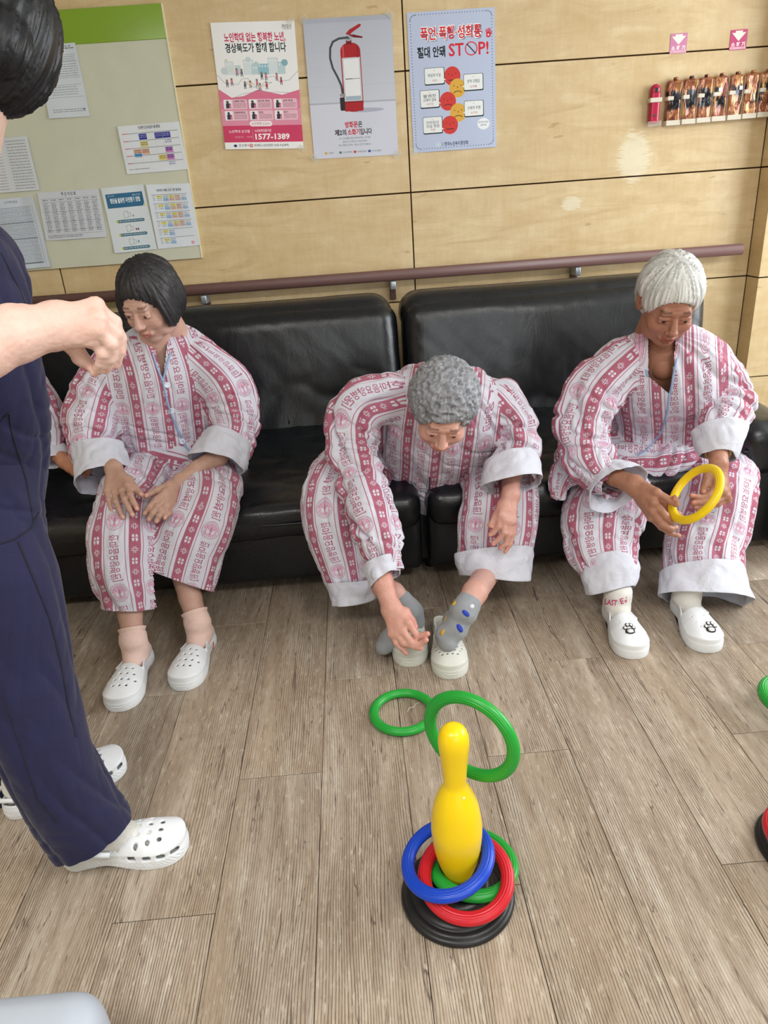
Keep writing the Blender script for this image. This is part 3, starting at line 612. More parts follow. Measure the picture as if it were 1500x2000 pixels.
paper('calendar_sheet', [(232, 248), (352, 238), (369, 331), (251, 341)], c.image('print_calendar'), 'landscape calendar sheet with dark blue and purple cells on the notice board', seedy=2)
c = Canvas(300, 420, (216, 222, 228))
for k in range(17): c.rect(10, 20+k*23, 284, 21+k*23, (170, 176, 186)); greek(c, 150, 26+k*23, 280, 1, 10, (120, 124, 134), .6, k); greek(c, 30, 26+k*23, 110, 1, 10, (150, 130, 136), .6, k+40)
paper('list_sheet', [(-32, 274), (57, 267), (82, 371), (-8, 378)], c.image('print_list'), 'ruled list sheet hanging at the left edge of the photo above the crooked sheet', seedy=5, backoff=.004)
c = Canvas(300, 440, (206, 216, 228)); c.text(150, 30, 13, '근무편성표', (70, 76, 90), 'c')
for k in range(40): greek(c, 20, 56+k*9, 262, 1, 9, (132, 142, 158), .45, k+70, k % 3 > 0)
c.rect(18, 150, 264, 153, (90, 98, 112)); c.rect(18, 250, 264, 253, (90, 98, 112)); c.rect(18, 404, 264, 410, (100, 108, 122))
for k in range(30): c.rect(272, 56+k*12, 276, 60+k*12, (90, 98, 112))
paper('roster_sheet', [(-22, 392), (69, 383), (103, 520), (14, 528)], c.image('print_roster'), 'dense roster sheet with a curling edge at the bottom left of the board', seedy=1, curl=.014)
c = Canvas(420, 340, (210, 216, 226)); c.text(210, 30, 18, '주 간 식 단 표', (50, 56, 70), 'c', 100, .02)
for q in range(7):
    c.rect(18+q*56, 46, 19+q*56, 300, (150, 156, 168)); greek(c, 26+q*56, 54, 60+q*56, 1, 12, (90, 96, 110), .6, q)
    for rr in range(25): greek(c, 26+q*56, 76+rr*8.6, 26+q*56+[34, 26, 38, 30][(rr+q) % 4], 1, 9, (96, 102, 118), .5, q*50+rr)
for y in (46, 70, 140, 210, 270, 300): c.rect(18, y, 402, y+2, (140, 146, 158))
greek(c, 20, 308, 260, 2, 11, (100, 106, 120), .5, 8)
mf = paper('menu_sheet', [(76, 377), (195, 368), (212, 462), (94, 470)], c.image('print_menu'), 'landscape weekly menu sheet in a clear sleeve beside the blue titled sheet', seedy=3, glossy=.5, rough=.25)
c = Canvas(300, 440, (222, 232, 238)); c.poly([(20, 44), (280, 44), (280, 118), (268, 138), (20, 138)], (40, 108, 150)); c.poly([(268, 138), (284, 138), (284, 120)], (224, 214, 60)); c.text(150, 104, 26, '창문을 활용한 자연환기 방법', (240, 246, 250), 'c', 210, .03)
c.text(36, 62, 9, '환기수칙', (220, 240, 250)); c.text(262, 66, 9, '질병관리청', (230, 240, 250), 'r')
for k in range(3): y = 170+k*92; c.line([(120, y), (150, y-6), (150, y+34), (120, y+40), (120, y)], 2, (120, 140, 150)); c.line([(150, y+4), (168, y+10), (168, y+30), (150, y+34)], 2, (120, 140, 150)); c.rrect(64, y+50, 256, y+70, 9, (50, 104, 130)); greek(c, 76, y+56, 248, 1, 12, (216, 230, 236), .6, k); c.ell(64, y+60, 8, 8, (206, 208, 60))
c.ell(186, 290, 6, 8, (200, 60, 80)); c.ell(200, 290, 6, 8, (60, 100, 190)); c.ell(184, 374, 6, 10, (110, 170, 200)); c.ell(184, 198, 5, 8, (140, 160, 170))
paper('guide_sheet', [(200, 368), (282, 360), (309, 486), (227, 494)], c.image('print_guide'), 'sheet with a blue title box and three small drawings on the notice board', seedy=4, rough=.3, glossy=.5)
c = Canvas(300, 430, (224, 232, 240)); c.text(150, 46, 14, '2024년 04월 프로그램 일정표', (60, 66, 80), 'c', 170, .02)
for rr in range(6):
    y = 66+rr*58; c.rect(26, y, 270, y+5, (170, 178, 188)); greek(c, 30, y+8, 50, 4, 10, (150, 156, 166), .4, rr)
    for q, cc in ((0, (232, 226, 120)), (1, (160, 196, 232)), (2, (232, 226, 120)), (3, (226, 190, 170)), (4, (160, 190, 230))):
        if rr < 4 or q < 2:
            if q < 4: c.rect(56+q*42, y+8, 96+q*42, y+24, cc if q != 1 else (206, 220, 236))
            if q: c.rect(56+q*42, y+26, 96+q*42, y+48, ((232, 226, 120), (170, 204, 236), (228, 198, 186), (220, 196, 190), (176, 206, 238))[q])
            greek(c, 60+q*42, y+12, 92+q*42, 3, 12, (90, 100, 120), .35, q+rr)
c.rect(240, 396, 262, 416, (226, 160, 176))
paper('program_sheet', [(287, 361), (372, 358), (393, 478), (311, 486)], c.image('print_program'), 'sheet of yellow and blue table cells at the right edge of the notice board', seedy=2)

# arrow stickers above the masks
def sticker(px, py, w, lab, pink):
    c = Canvas(150, 150, pink); c.poly([(44, 8), (106, 8), (106, 22), (138, 22), (75, 84), (12, 22), (44, 22)], (244, 236, 226)); c.text(75, 122, 26, '소 화 기', (246, 236, 236), 'c', 124, .04)
    c.rect(6, 128, 144, 144, (240, 214, 222)); c.text(75, 142, 11, 'FIRE EXTINGUISHER', (196, 84, 130), 'c', 130, .02)
    x, z = wc(px, py); h = w/2
    sheet('sticker', [(x-h, z+h), (x+h, z+h+.001), (x+h, z-h), (x-h, z-h)], c.image('print_sticker'), lab, 'sticker', curl=.0004, rough=.3, glossy=.5, group='extinguisher arrow stickers')
sticker(1325, 85, .068, 'faded pink arrow sticker, the left of the two on the panel joint', (206, 132, 170)); sticker(1442, 78, .069, 'strong pink arrow sticker, the right of the two on the panel joint', (198, 62, 118))

# ------------------------------------------------------------------ emergency lamp and foil pouches on the wall
def pouch_mat():
    t = NT('amber_foil_pouch', .16, .7, srgb(150, 88, 40), Metallic=.35)
    o = t.obj(); R = t.n('ShaderNodeObjectInfo').outputs['Random']; v = t.n('ShaderNodeVectorMath', {0: t.vec(o, (1, 1, .55)), 1: t.n('ShaderNodeCombineXYZ', {0: t.math('MULTIPLY', R, 9)}).outputs[0]}).outputs[0]
    a = t.noise(v, 26, 3, .6, 1.2); b = t.noise(t.vec(v, (1, 1, .6), (3, 0, 0)), 34, 2, .5, .8)
    c = t.ramp(a, [(.3, srgb(112, 58, 52)), (.45, srgb(150, 88, 62)), (.60, srgb(184, 128, 78)), (.74, srgb(196, 172, 88))])
    z = t.n('ShaderNodeSeparateXYZ', {0: t.n('ShaderNodeTexCoord').outputs['Generated']}).outputs[2]
    g = t.math('MULTIPLY', t.ramp(b, [(.50, (0, 0, 0, 1)), (.56, (1, 1, 1, 1))]), t.ramp(z, [(.2, (0, 0, 0, 1)), (.35, (1, 1, 1, 1)), (.72, (1, 1, 1, 1)), (.8, (0, 0, 0, 1))]))
    t.base(t.mix(g, c, srgb(22, 22, 30))); t.bump(a, .6, .006); return t.m
M['pouch'] = pouch_mat(); M['clearpl'] = plain('clear_acrylic', (236, 232, 220), .1, .6, Alpha=.3); M['strap'] = plain('beige_strap', (222, 214, 196), .7)
M['crimson'] = plain('crimson_plastic', (186, 22, 66), .25, .5)
Z0, Z1 = 1.462, 1.607
x, _z = wc(1275, 200); lamp = empty('emergency_flashlight', (x, WY, Z0), 'crimson flashlight with rounded top in a clear wall holder left of the pouches', 'flashlight')
fl = Field((x-.04, WY-.05, Z0-.01), (x+.04, WY+.01, Z1+.02), .0022)
fl.union(*rbox_fn((x, WY-.018, Z0+.062), (.021, .014, .060), .012)); fl.union(*ell_fn((x, WY-.018, Z0+.125), (.021, .014, .021)), .004)
V, Q = fl.mesh(); mk('body', smooth_mesh(V, Q, 2), Q, M['crimson'], lamp)
box('holder', (x-.028, WY-.036, Z0-.008), (x+.028, WY, Z0+.012), M['clearpl'], lamp, .002); box('strap', (x-.025, WY-.036, Z0+.079), (x+.024, WY-.002, Z0+.096), M['strap'], lamp, .003)
box('lens', (x-.006, WY-.0335, Z0+.114), (x+.006, WY-.030, Z0+.132), M['blackrubber'], lamp, .001); box('switch', (x-.008, WY-.0335, Z0+.028), (x+.008, WY-.0305, Z0+.036), M['railend'], lamp, .001)
for k, px in enumerate((1311, 1341, 1370, 1399, 1429, 1458, 1487)):
    x, _z = wc(px, 200); z0 = Z0+.0012*k
    r = empty('foil_pouch', (x, WY, z0), ('first amber foil pouch beside the crimson flashlight', 'second amber foil pouch from the crimson flashlight', 'third amber foil pouch from the crimson flashlight', 'fourth amber foil pouch, in the middle of the row', 'fifth amber foil pouch from the crimson flashlight', 'sixth amber foil pouch from the crimson flashlight', 'last amber foil pouch, in the shade beside the corner')[k], 'pouch', 'amber foil pouches in wall holders')
    f = Field((x-.04, WY-.05, z0-.01), (x+.04, WY+.01, z0+.19), .0024)
    f.union(*rbox_fn((x, WY-.020, z0+.077), (.0295, .013, .077), .010))
    V, Q = f.mesh(); N = normals(V, Q); V = V+N*(noise3(V*np.array((60, 60, 28)), k)*.0035)[:, None]
    mk('pouch', smooth_mesh(V, Q, 1), Q, M['pouch'], r)
    lathe('cap', [(0, .012), (.0085, .012), (.0095, .010), (.0095, 0), (0, 0)], M['pouch'], r, 20, (x+.003, WY-.02, z0+.152))
    box('strap', (x-.031, WY-.036, z0+.082), (x-.005, WY-.003, z0+.097), M['strap'], r, .003); box('tray', (x-.030, WY-.038, z0-.009), (x+.028, WY, z0+.010), M['strap'], r, .002)
    box('side_fin', (x+.0255, WY-.040, z0), (x+.0275, WY, z0+.145), M['clearpl'], r, .0005)
    if k in (3, 4): box('label', (x-.012+.02*(k-3), WY-.0358, z0+.098), (x+.002+.02*(k-3), WY-.034, z0+.112), M['white'], r)

# ------------------------------------------------------------------ sofa
sofa = empty('sofa', (-.15, 2.7, 0), 'long black leather sofa with padded headrests along the wood panelled wall', 'sofa')
def soft(name, c, half, rad, pitch=0.0, h=.014, disp=None, mat='leather', sm=2):
    ca, sa = math.cos(pitch), math.sin(pitch); Rm = [(1, 0, 0), (0, ca, sa), (0, -sa, ca)]
    fn, lo, hi = rbox_fn(c, half, rad, Rm); c = np.array(c); half = np.array(half)
    ext = np.array([half[0], abs(ca)*half[1]+abs(sa)*half[2], abs(sa)*half[1]+abs(ca)*half[2]])+.03
    f = Field(c-ext, c+ext, h); f.union(fn, c-ext, c+ext); V, Q = f.mesh(); N = normals(V, Q)
    if disp: V = V+N*disp(V)[:, None]
    return mk(name, smooth_mesh(V, Q, sm), Q, M[mat], sofa)
def seatdisp(V):
    n1 = noise3(V*np.array((5, 9, 6)), 3); n2 = 1-np.abs(noise3(V*np.array((9, 22, 12))+n1[:, None], 5))*2
    edge = np.exp(-((V[:, 1]-2.22)/.06)**2)
    return .010*n1+.004*np.clip(n2, 0, 1)-.006*edge
def backdisp(V):  # upright creases low on the back, fine slanting ones higher
    low = np.clip(1-(V[:, 2]-.45)/.28, 0, 1); n1 = noise3(V*np.array((4, 4, 4)), 9)
    w = noise3(V*np.array((16, 6, 4.5))+n1[:, None]*1.2, 11); r = np.clip(1-np.abs(w)*3.0, 0, 1)
    d = noise3((V[:, [0, 2, 1]]+V[:, [2, 0, 1]]*.9)*np.array((14, 14, 5)), 13); r2 = np.clip(1-np.abs(d)*4, 0, 1)
    return .009*n1-.010*r*low-.002*r2*(1-low)
for x0, x1 in ((-1.78, .188), (.200, 1.285)):
    cx, hx = (x0+x1)/2, (x1-x0)/2
    soft('seat_cushion', (cx, 2.52, .335), (hx, .37, .075), .055, math.radians(7.5), disp=seatdisp)
    soft('front_panel', (cx, 2.235, .185), (hx-.004, .035, .135), .02, math.radians(4), h=.014)
    mk_ = tube('welt', [(x, 2.158+.004*math.sin(9*x), .296+.003*math.sin(7*x+1)) for x in np.linspace(x0+.03, x1-.03, 60)], .0045, M['leather'], sofa, 6)
    hb = hx-.004 if x0 < 0 else hx+.066; cb = cx if x0 < 0 else cx+.07
    soft('backrest', (cb, 2.915, .60), (hb, .115, .28), .075, math.radians(-10), disp=backdisp)
for x0, x1, xs_ in ((-1.78, .168, (-1.19, -.292)), (.200, 1.44, (.665,))):
    cx, hx = (x0+x1)/2, (x1-x0)/2
    soft('headrest', (cx, 2.985, .825), (hx, .125, .085), .08, math.radians(-4), disp=lambda V: .004*noise3(V*5, 21)-.006*np.exp(-(((V[:, 0]+.22) % 1.1-.1)/.012)**2-((V[:, 2]-.885)/.02)**2))
    tube('headrest_seam', [(x, 2.858-.0035+.002*math.sin(8*x), .768+.002*math.sin(6*x)) for x in np.linspace(x0+.05, x1-.05, 50)], .004, M['leather'], sofa, 6)
    for xq in xs_: tube('backrest_seam', [(xq+.012*t, 2.853-.075*t+.004*math.sin(3*t), .775-.32*t) for t in np.linspace(0, 1, 20)], .0032, M['leather'], sofa, 6)
soft('armrest', (1.375, 2.50, .40), (.10, .30, .105), .07, math.radians(3), disp=lambda V: .006*noise3(V*np.array((9, 5, 9)), 31))
box('armrest_front', (1.287, 2.215, .045), (1.452, 3.05, .37), M['leather'], sofa, .015, True)
tube('armrest_welt', [(1.28+.19*t, 2.212, .395+.0*t) for t in np.linspace(0, 1, 12)], .004, M['leather'], sofa, 6)
box('base_frame', (-1.76, 2.28, .055), (1.44, 3.08, .30), M['blackrubber'], sofa, .01)
for fx in (-1.7, -.75, .145, .22, 1.38): lathe('foot', [(0, .055), (.022, .055), (.018, 0), (0, 0)], M['rubberfoot'], sofa, 16, (fx, 2.34, 0))
box('underside_slat', (.02, 2.29, .045), (.11, 2.31, .057), plain('raw_wood', (150, 112, 74), .7), sofa)

# ------------------------------------------------------------------ ring toss
def ring(cx, cy, sxx, syy, sxy, mat, label, Rr=.0855, tr=.0125, z=None, flat=False, depth=None, dn=(0, 0, 0), part=True, name='toss_ring', cat='ring', group='plastic toss rings', up=True, thick=1.0, pose=None):
    """placed from the ring's measured outline (centre and second moments in the photograph)"""
    if pose: c0 = np.array(pose[:3]); n = nrm((pose[3], pose[4], 1.0))
    elif flat: n = np.array((0, 0, 1.0)); c0 = PZ(cx, cy, z)
    else:
        m = (sxx+syy)/2; d = (sxx-syy)/2; s = math.hypot(d, sxy); a = math.sqrt(m+s); b = math.sqrt(max(m-s, 1)); th = .5*math.atan2(2*sxy, sxx-syy)
        dist = depth or FPX*(Rr+tr)/a; v = np.array([cx-750, -(cy-1000), -FPX])/FPX; c0 = CAM+RW@(v*dist)
        vd = nrm(-v); maj = np.array([math.cos(th), -math.sin(th), 0]); maj = nrm(maj-vd*maj.dot(vd)); mi = np.cross(vd, maj); k = min(1, b/a); best = None
        for sg in (1, -1):
            nn = RW@nrm(vd*k+mi*sg*math.sqrt(max(0, 1-k*k)))
            if best is None or (nn[2] > best[2]) == up: best = nn
        n = nrm(best+np.array(dn))
    prof = []
    for t in np.linspace(0, 2*np.pi, 110, endpoint=False):       # D-shaped section with four fine grooves on each face
        q_ = (t % np.pi)-np.pi/2; r = tr*(1-.085*max(0, math.cos(q_*15))*(abs(q_) < .80)); prof.append((Rr+r*math.cos(t), r*math.sin(t)*.86*thick))
    root = lathe(name, prof, M[mat], None, 96, c0, n, True)
    # put the origin at the ring's centre
    me = root.data; me.transform(Matrix.Translation(-Vector(c0))); root.location = c0
    return tag(root, label, cat, group)
B0 = np.array((.115, .968, 0))
def ring_base(loc, label, group='weighted ring toss bases'):
    o = lathe('ring_toss_base', [(0, 0), (.104, 0), (.109, .002), (.110, .007), (.106, .012), (.1035, .0125), (.103, .0155), (.099, .019), (.093, .0195), (.090, .018), (.0885, .021), (.084, .025), (.074, .027), (.0655, .0275), (.064, .030), (.061, .036), (.054, .040), (.040, .0415), (.038, .0395), (.030, .0395), (0, .0395)], M['blackrubber'], None, 96, loc)
    o.data.transform(Matrix.Translation(-Vector(loc))); o.location = loc; return tag(o, label, 'base', group)
ring_base(B0, 'black weighted round base under the yellow pin')
pin_prof = [(0, 0), (.018, 0), (.024, .004), (.0275, .012), (.036, .038), (.0420, .065), (.0460, .095), (.0478, .12), (.0470, .142), (.0424, .178), (.0348, .204), (.0258, .224), (.0211, .236), (.0213, .254), (.0237, .286), (.0264, .312), (.0278, .330), (.0264, .3456), (.0203, .3588), (.0110, .3654), (.002, .3666), (0, .3664)]
def dense(prof, k=4):
    p = np.array(prof); out = []
    for i in range(len(p)-1):
        a, b = p[max(i-1, 0)], p[i]; c_, d = p[i+1], p[min(i+2, len(p)-1)]
        for t in np.arange(k)/k: out.append(.5*((2*b)+(-a+c_)*t+(2*a-5*b+4*c_-d)*t*t+(-a+3*b-3*c_+d)*t**3))
    out.append(p[-1]); out = np.array(out); out[:, 0] = np.maximum(out[:, 0], 0); return out
PB = B0+np.array((.004, .012, .040))
pin = empty('toss_pin', PB, 'yellow plastic bowling-pin shaped post standing on the black base', 'pin')
lathe('pin_body', dense(pin_prof), M['yellow'], pin, 72, PB)
lathe('vent_plug', [(0, .0012), (.002, .0012), (.0026, 0), (0, 0)], M['white'], pin, 12, PB+np.array((.012, -.0235, .222)), (.35, -.85, .4))
lathe('top_dimple', [(0, .0008), (.0022, .0006), (.003, 0)], M['yellow'], pin, 12, PB+np.array((-.001, -.004, .3656)))
ring(923, 1688, 0, 0, 0, 'green', 'green ring lying flat around the foot of the yellow pin, beneath the red one', pose=(.1493, 1.0012, .0446, .077, .0747), Rr=.0785, tr=.0130)
ring(916, 1731, 8780, 8300, 300, 'red', 'red ring tilted against the yellow pin, under the blue one', pose=(.1303, .9545, .0678, -.0371, -.1924), Rr=.0785, tr=.0130)
ring(873, 1683, 7832, 6900, -970, 'blue', 'blue ring leaning on the yellow pin over the red ring', pose=(.0991, .9752, .0948, -.2173, -.012), Rr=.0785, tr=.0130)
ring(919, 1439, 8281, 7056, 2856, 'green', 'green ring tilted in the air just behind the top of the yellow pin', Rr=.0855, tr=.0125, depth=1.32, up=False)
ring(787, 1390, 0, 0, 0, 'green', 'green ring lying flat on the floor behind the flying ring', z=.011, flat=True, Rr=.0775, tr=.0125)
tube('thread', [PZ(796, 1390, .002), PZ(799, 1382, .002), PZ(808, 1381, .002), PZ(812, 1375, .002), PZ(820, 1372, .002)], .0007, M['white'], None, 5)
tag(bpy.data.objects['thread'], 'short white thread on the floor inside the flat green ring', 'thread')
B1 = PZ(1592, 1660, 0)
ring_base(B1, 'black weighted round base cut off by the right edge of the photo')
q = ring(1592, 1632, 0, 0, 0, 'red', 'red ring on the black base at the right edge of the photo', z=.0555, flat=True, Rr=.0800, tr=.0130, thick=1.1)
p2 = empty('toss_pin', B1+np.array((0, 0, .04)), 'yellow pin standing on the base at the right edge', 'pin'); lathe('pin_body', dense(pin_prof), M['yellow'], p2, 48, B1+np.array((0, 0, .04)))
ring(1558, 1362, 0, 0, 0, 'green', 'green ring just entering the photo at the right edge', z=.05, flat=True, Rr=.0775, tr=.0135, thick=1.3)
box('dark_box', (1.474, 2.07, 0), (1.75, 2.4, .30), M['darkbrown'], None, .006); tag(bpy.data.objects['dark_box'], 'dark brown low cabinet at the right edge beside the sofa', 'cabinet')
f = Field((-.72, .42, 0), (-.30, .84, .3), .012)
f.union(*rbox_fn((-.558, .60, .115), (.12, .12, .115), .05)); V, Q = f.mesh(); o = mk('plastic_stool', smooth_mesh(V, Q, 2), Q, M['grey']); tag(o, 'pale grey rounded plastic stool at the bottom left corner', 'stool')
# ------------------------------------------------------------------ woven pyjama cloth: one repeat is 107 x 174 mm
from mathutils.bvhtree import BVHTree
TU, TV = .107, .174
def cloth_image():
    W, H = 428, 696; k = 4000/1000.0   # 4 px per mm
    cream = (206, 207, 218); pink = (162, 72, 96); c = Canvas(W, H, cream); mm = lambda v: v*4.0
    c.rect(0, 0, mm(31), H, pink)
    for q in range(6):
        cy = mm(14.5+29*q); cx = mm(15.5)
        if q % 2 == 0:
            for sx in (-1, 1):
                for sy in (-1, 1):
                    a = (cx+sx*mm(4.6), cy+sy*mm(4.4)); c.ell(a[0]+sx*4, a[1]-sy*3, mm(2.6), mm(2.8), cream); c.ell(a[0]-sx*1, a[1]+sy*7, mm(2.7), mm(2.4), cream)
                    c.poly([(cx+sx*3, cy+sy*3), (a[0]+sx*13, a[1]-sy*2), (a[0]-sx*6, a[1]+sy*15)], cream)
        else:
            for sx in (-1, 1):
                for sy in (-1, 1):
                    c.rect(min(cx+sx*5, cx+sx*13), min(cy+sy*5, cy+sy*mm(8)), max(cx+sx*5, cx+sx*13), max(cy+sy*5, cy+sy*mm(8)), cream)
                    c.rect(min(cx+sx*5, cx+sx*mm(9)), min(cy+sy*5, cy+sy*12), max(cx+sx*5, cx+sx*mm(9)), max(cy+sy*5, cy+sy*12), cream)
    for x in (40, 99.5): c.rect(mm(x), 0, mm(x+2.2), H, (168, 84, 112))
    cx = mm(70.5)
    c.text(mm(60), mm(6), mm(22), '한마음요양병원]', (160, 70, 100), width=mm(113), bold=.012, rot=math.pi/2)
    cy = mm(147); lp = (176, 104, 132)
    for r, i in ((26, .955), (23.4, .96)): c.ell(cx, cy, mm(r), mm(r*.88), lp, inner=i)
    c.ell(cx, cy, mm(17), mm(15), (206, 160, 182)); 
    for a in np.linspace(-2.9, -.25, 11): c.rrect(cx+mm(18.8)*math.cos(a)-6, cy+mm(16.5)*math.sin(a)-8, cx+mm(18.8)*math.cos(a)+5, cy+mm(16.5)*math.sin(a)+8, 3, lp)
    for a in np.linspace(.4, 2.75, 9): c.ell(cx+mm(18.8)*math.cos(a), cy+mm(16.5)*math.sin(a), 6, 6, lp)
    for sx in (-1, 1): c.ell(cx+sx*mm(6.5), cy+mm(2), mm(4.4), mm(7), cream); c.line([(cx+sx*mm(11), cy-mm(8)), (cx, cy+mm(3))], 7, lp)
    c.line([(cx, cy-mm(11)), (cx, cy+mm(12))], 9, lp); c.ell(cx, cy-mm(4), mm(3), mm(4.5), lp)
    return c.image('woven_stripes')
def mat_pyjama():
    t = NT('striped_pyjama_cotton', .86, .2)
    i = t.n('ShaderNodeTexImage'); i.image = cloth_image(); o = t.obj(); n1 = t.noise(o, 16, 4, .6, .8); wv = t.noise(o, 900, 1)
    t.base(t.mix(t.math('MULTIPLY', n1, .22), i.outputs['Color'], srgb(208, 204, 222)))
    b1 = t.n('ShaderNodeBump', {'Height': wv, 'Strength': .2, 'Distance': .0008}); b2 = t.n('ShaderNodeBump', {'Height': n1, 'Strength': .5, 'Distance': .010, 'Normal': b1.outputs[0]})
    t.l(b2.outputs[0], t.b.inputs['Normal']); t.b.inputs['Sheen Weight'].default_value = .1; return t.m
M['pyjama'] = mat_pyjama()

def depth_of(p): return -(RW.T@(np.array(p)-CAM))[2]
class Limb:
    """a soft sleeve: sections (x, y, depth, half width, front/side ratio) taken from the measured outline"""
    def __init__(s, sec, ratio=.8, bends=(), amp=1.0, seed=0, sub=4, uoff=0.0, voff=0.0, wscale=1.0, skew=.5, planar=False):
        s.planar = planar
        c = []; a = []; b = []
        for q in sec:
            p = P(q[0], q[1], q[2]); w = q[3]*depth_of(p)/FPX*wscale; r = q[4] if len(q) > 4 else ratio; c.append(p); a.append(w); b.append(w*r)
        s.set(np.array(c), np.array(a), np.array(b), sub); s.bends = [x*s.L[-1] for x in bends]; s.amp = amp; s.seed = seed; s.uoff, s.voff, s.skew = uoff, voff, skew
    def set(s, c, a, b, sub):
        X = np.column_stack([c, a, b]); out = []
        for i in range(len(X)-1):
            p0, p1, p2, p3 = X[max(i-1, 0)], X[i], X[i+1], X[min(i+2, len(X)-1)]
            for t in np.arange(sub)/sub: out.append(.5*((2*p1)+(-p0+p2)*t+(2*p0-5*p1+4*p2-p3)*t*t+(-p0+3*p1-3*p2+p3)*t**3))
        out.append(X[-1]); X = np.array(out); s.C, s.A, s.B = X[:, :3], X[:, 3], X[:, 4]
        s.D = np.array([nrm(d) for d in np.diff(s.C, axis=0)]); s.L = np.concatenate([[0], np.cumsum(np.linalg.norm(np.diff(s.C, axis=0), axis=1))])
        s.N = []; s.S = []
        for i, d in enumerate(s.D):
            v = nrm(CAM-s.C[i]); 
            n = v-d*v.dot(d)
            if np.linalg.norm(n) < .45:
                n = n+np.array((0, -.3, 1.0))*.6; n = n-d*n.dot(d)
            n = nrm(n); s.N.append(n); s.S.append(np.cross(d, n))
        s.Rm = float(np.mean((s.A+s.B)/2))
    def seg(s, i, x, y, z):
        c, d, N, S = s.C[i], s.D[i], s.N[i], s.S[i]; l = s.L[i+1]-s.L[i]; x, y, z = x-c[0], y-c[1], z-c[2]
        ax = x*d[0]+y*d[1]+z*d[2]; t = np.clip(ax/l, 0, 1); A = s.A[i]+(s.A[i+1]-s.A[i])*t; B = s.B[i]+(s.B[i+1]-s.B[i])*t
        sx = x*S[0]+y*S[1]+z*S[2]; fx = x*N[0]+y*N[1]+z*N[2]; rx = ax-t*l; m = np.minimum(A, B)
        return (np.sqrt((sx/A)**2+(fx/B)**2+(rx/m)**2)-1)*m, t, sx/A, fx/B
    def fn(s):
        def f(X, Y, Z):
            r = None
            for i in range(len(s.D)):
                d = s.seg(i, X, Y, Z)[0]; r = d if r is None else np.minimum(r, d)
            return r
        m = max(s.A.max(), s.B.max())+.012; return f, s.C.min(0)-m, s.C.max(0)+m
    def at(s, V):
        R = [s.seg(i, V[:, 0], V[:, 1], V[:, 2]) for i in range(len(s.D))]; d = np.stack([r[0] for r in R]); best = d.min(0)
        w = np.exp(-np.clip(d-best, 0, .3)/.013); w /= w.sum(0)
        L = sum(w[i]*(s.L[i]+r[1]*(s.L[i+1]-s.L[i])) for i, r in enumerate(R)); a = sum(w[i]*r[2] for i, r in enumerate(R)); b = sum(w[i]*r[3] for i, r in enumerate(R))
        s.last_sx = sum(w[i]*r[2]*(s.A[i]+s.A[i+1])/2 for i, r in enumerate(R)); return best, L, np.arctan2(a, b)
def fold(l, L, th):
    u = np.sin(th)*l.Rm*1.3; w = np.cos(th)*l.Rm*1.3; sd = l.seed; P3 = lambda f, g: np.stack([u*f, w*f, L*g], 1)
    d = .010*noise3(P3(7, 5), sd)
    q = noise3(np.stack([(u+L*l.skew)*11, w*11, (L-u*l.skew)*4], 1), sd+1); d -= .0145*np.clip(1-np.abs(q)*3.4, 0, 1)**1.3
    q = noise3(np.stack([(u-L*.3)*30, w*30, (L+u*.4)*9], 1), sd+2); d -= .005*np.clip(1-np.abs(q)*3.0, 0, 1)
    for b in l.bends:
        m = np.exp(-((L-b)/.075)**2); q = noise3(np.stack([u*7, w*7, (L+u*.35)*30], 1), sd+3); d -= m*.010*np.clip(1-np.abs(q)*2.6, 0, 1)-m*.005
    return d*l.amp
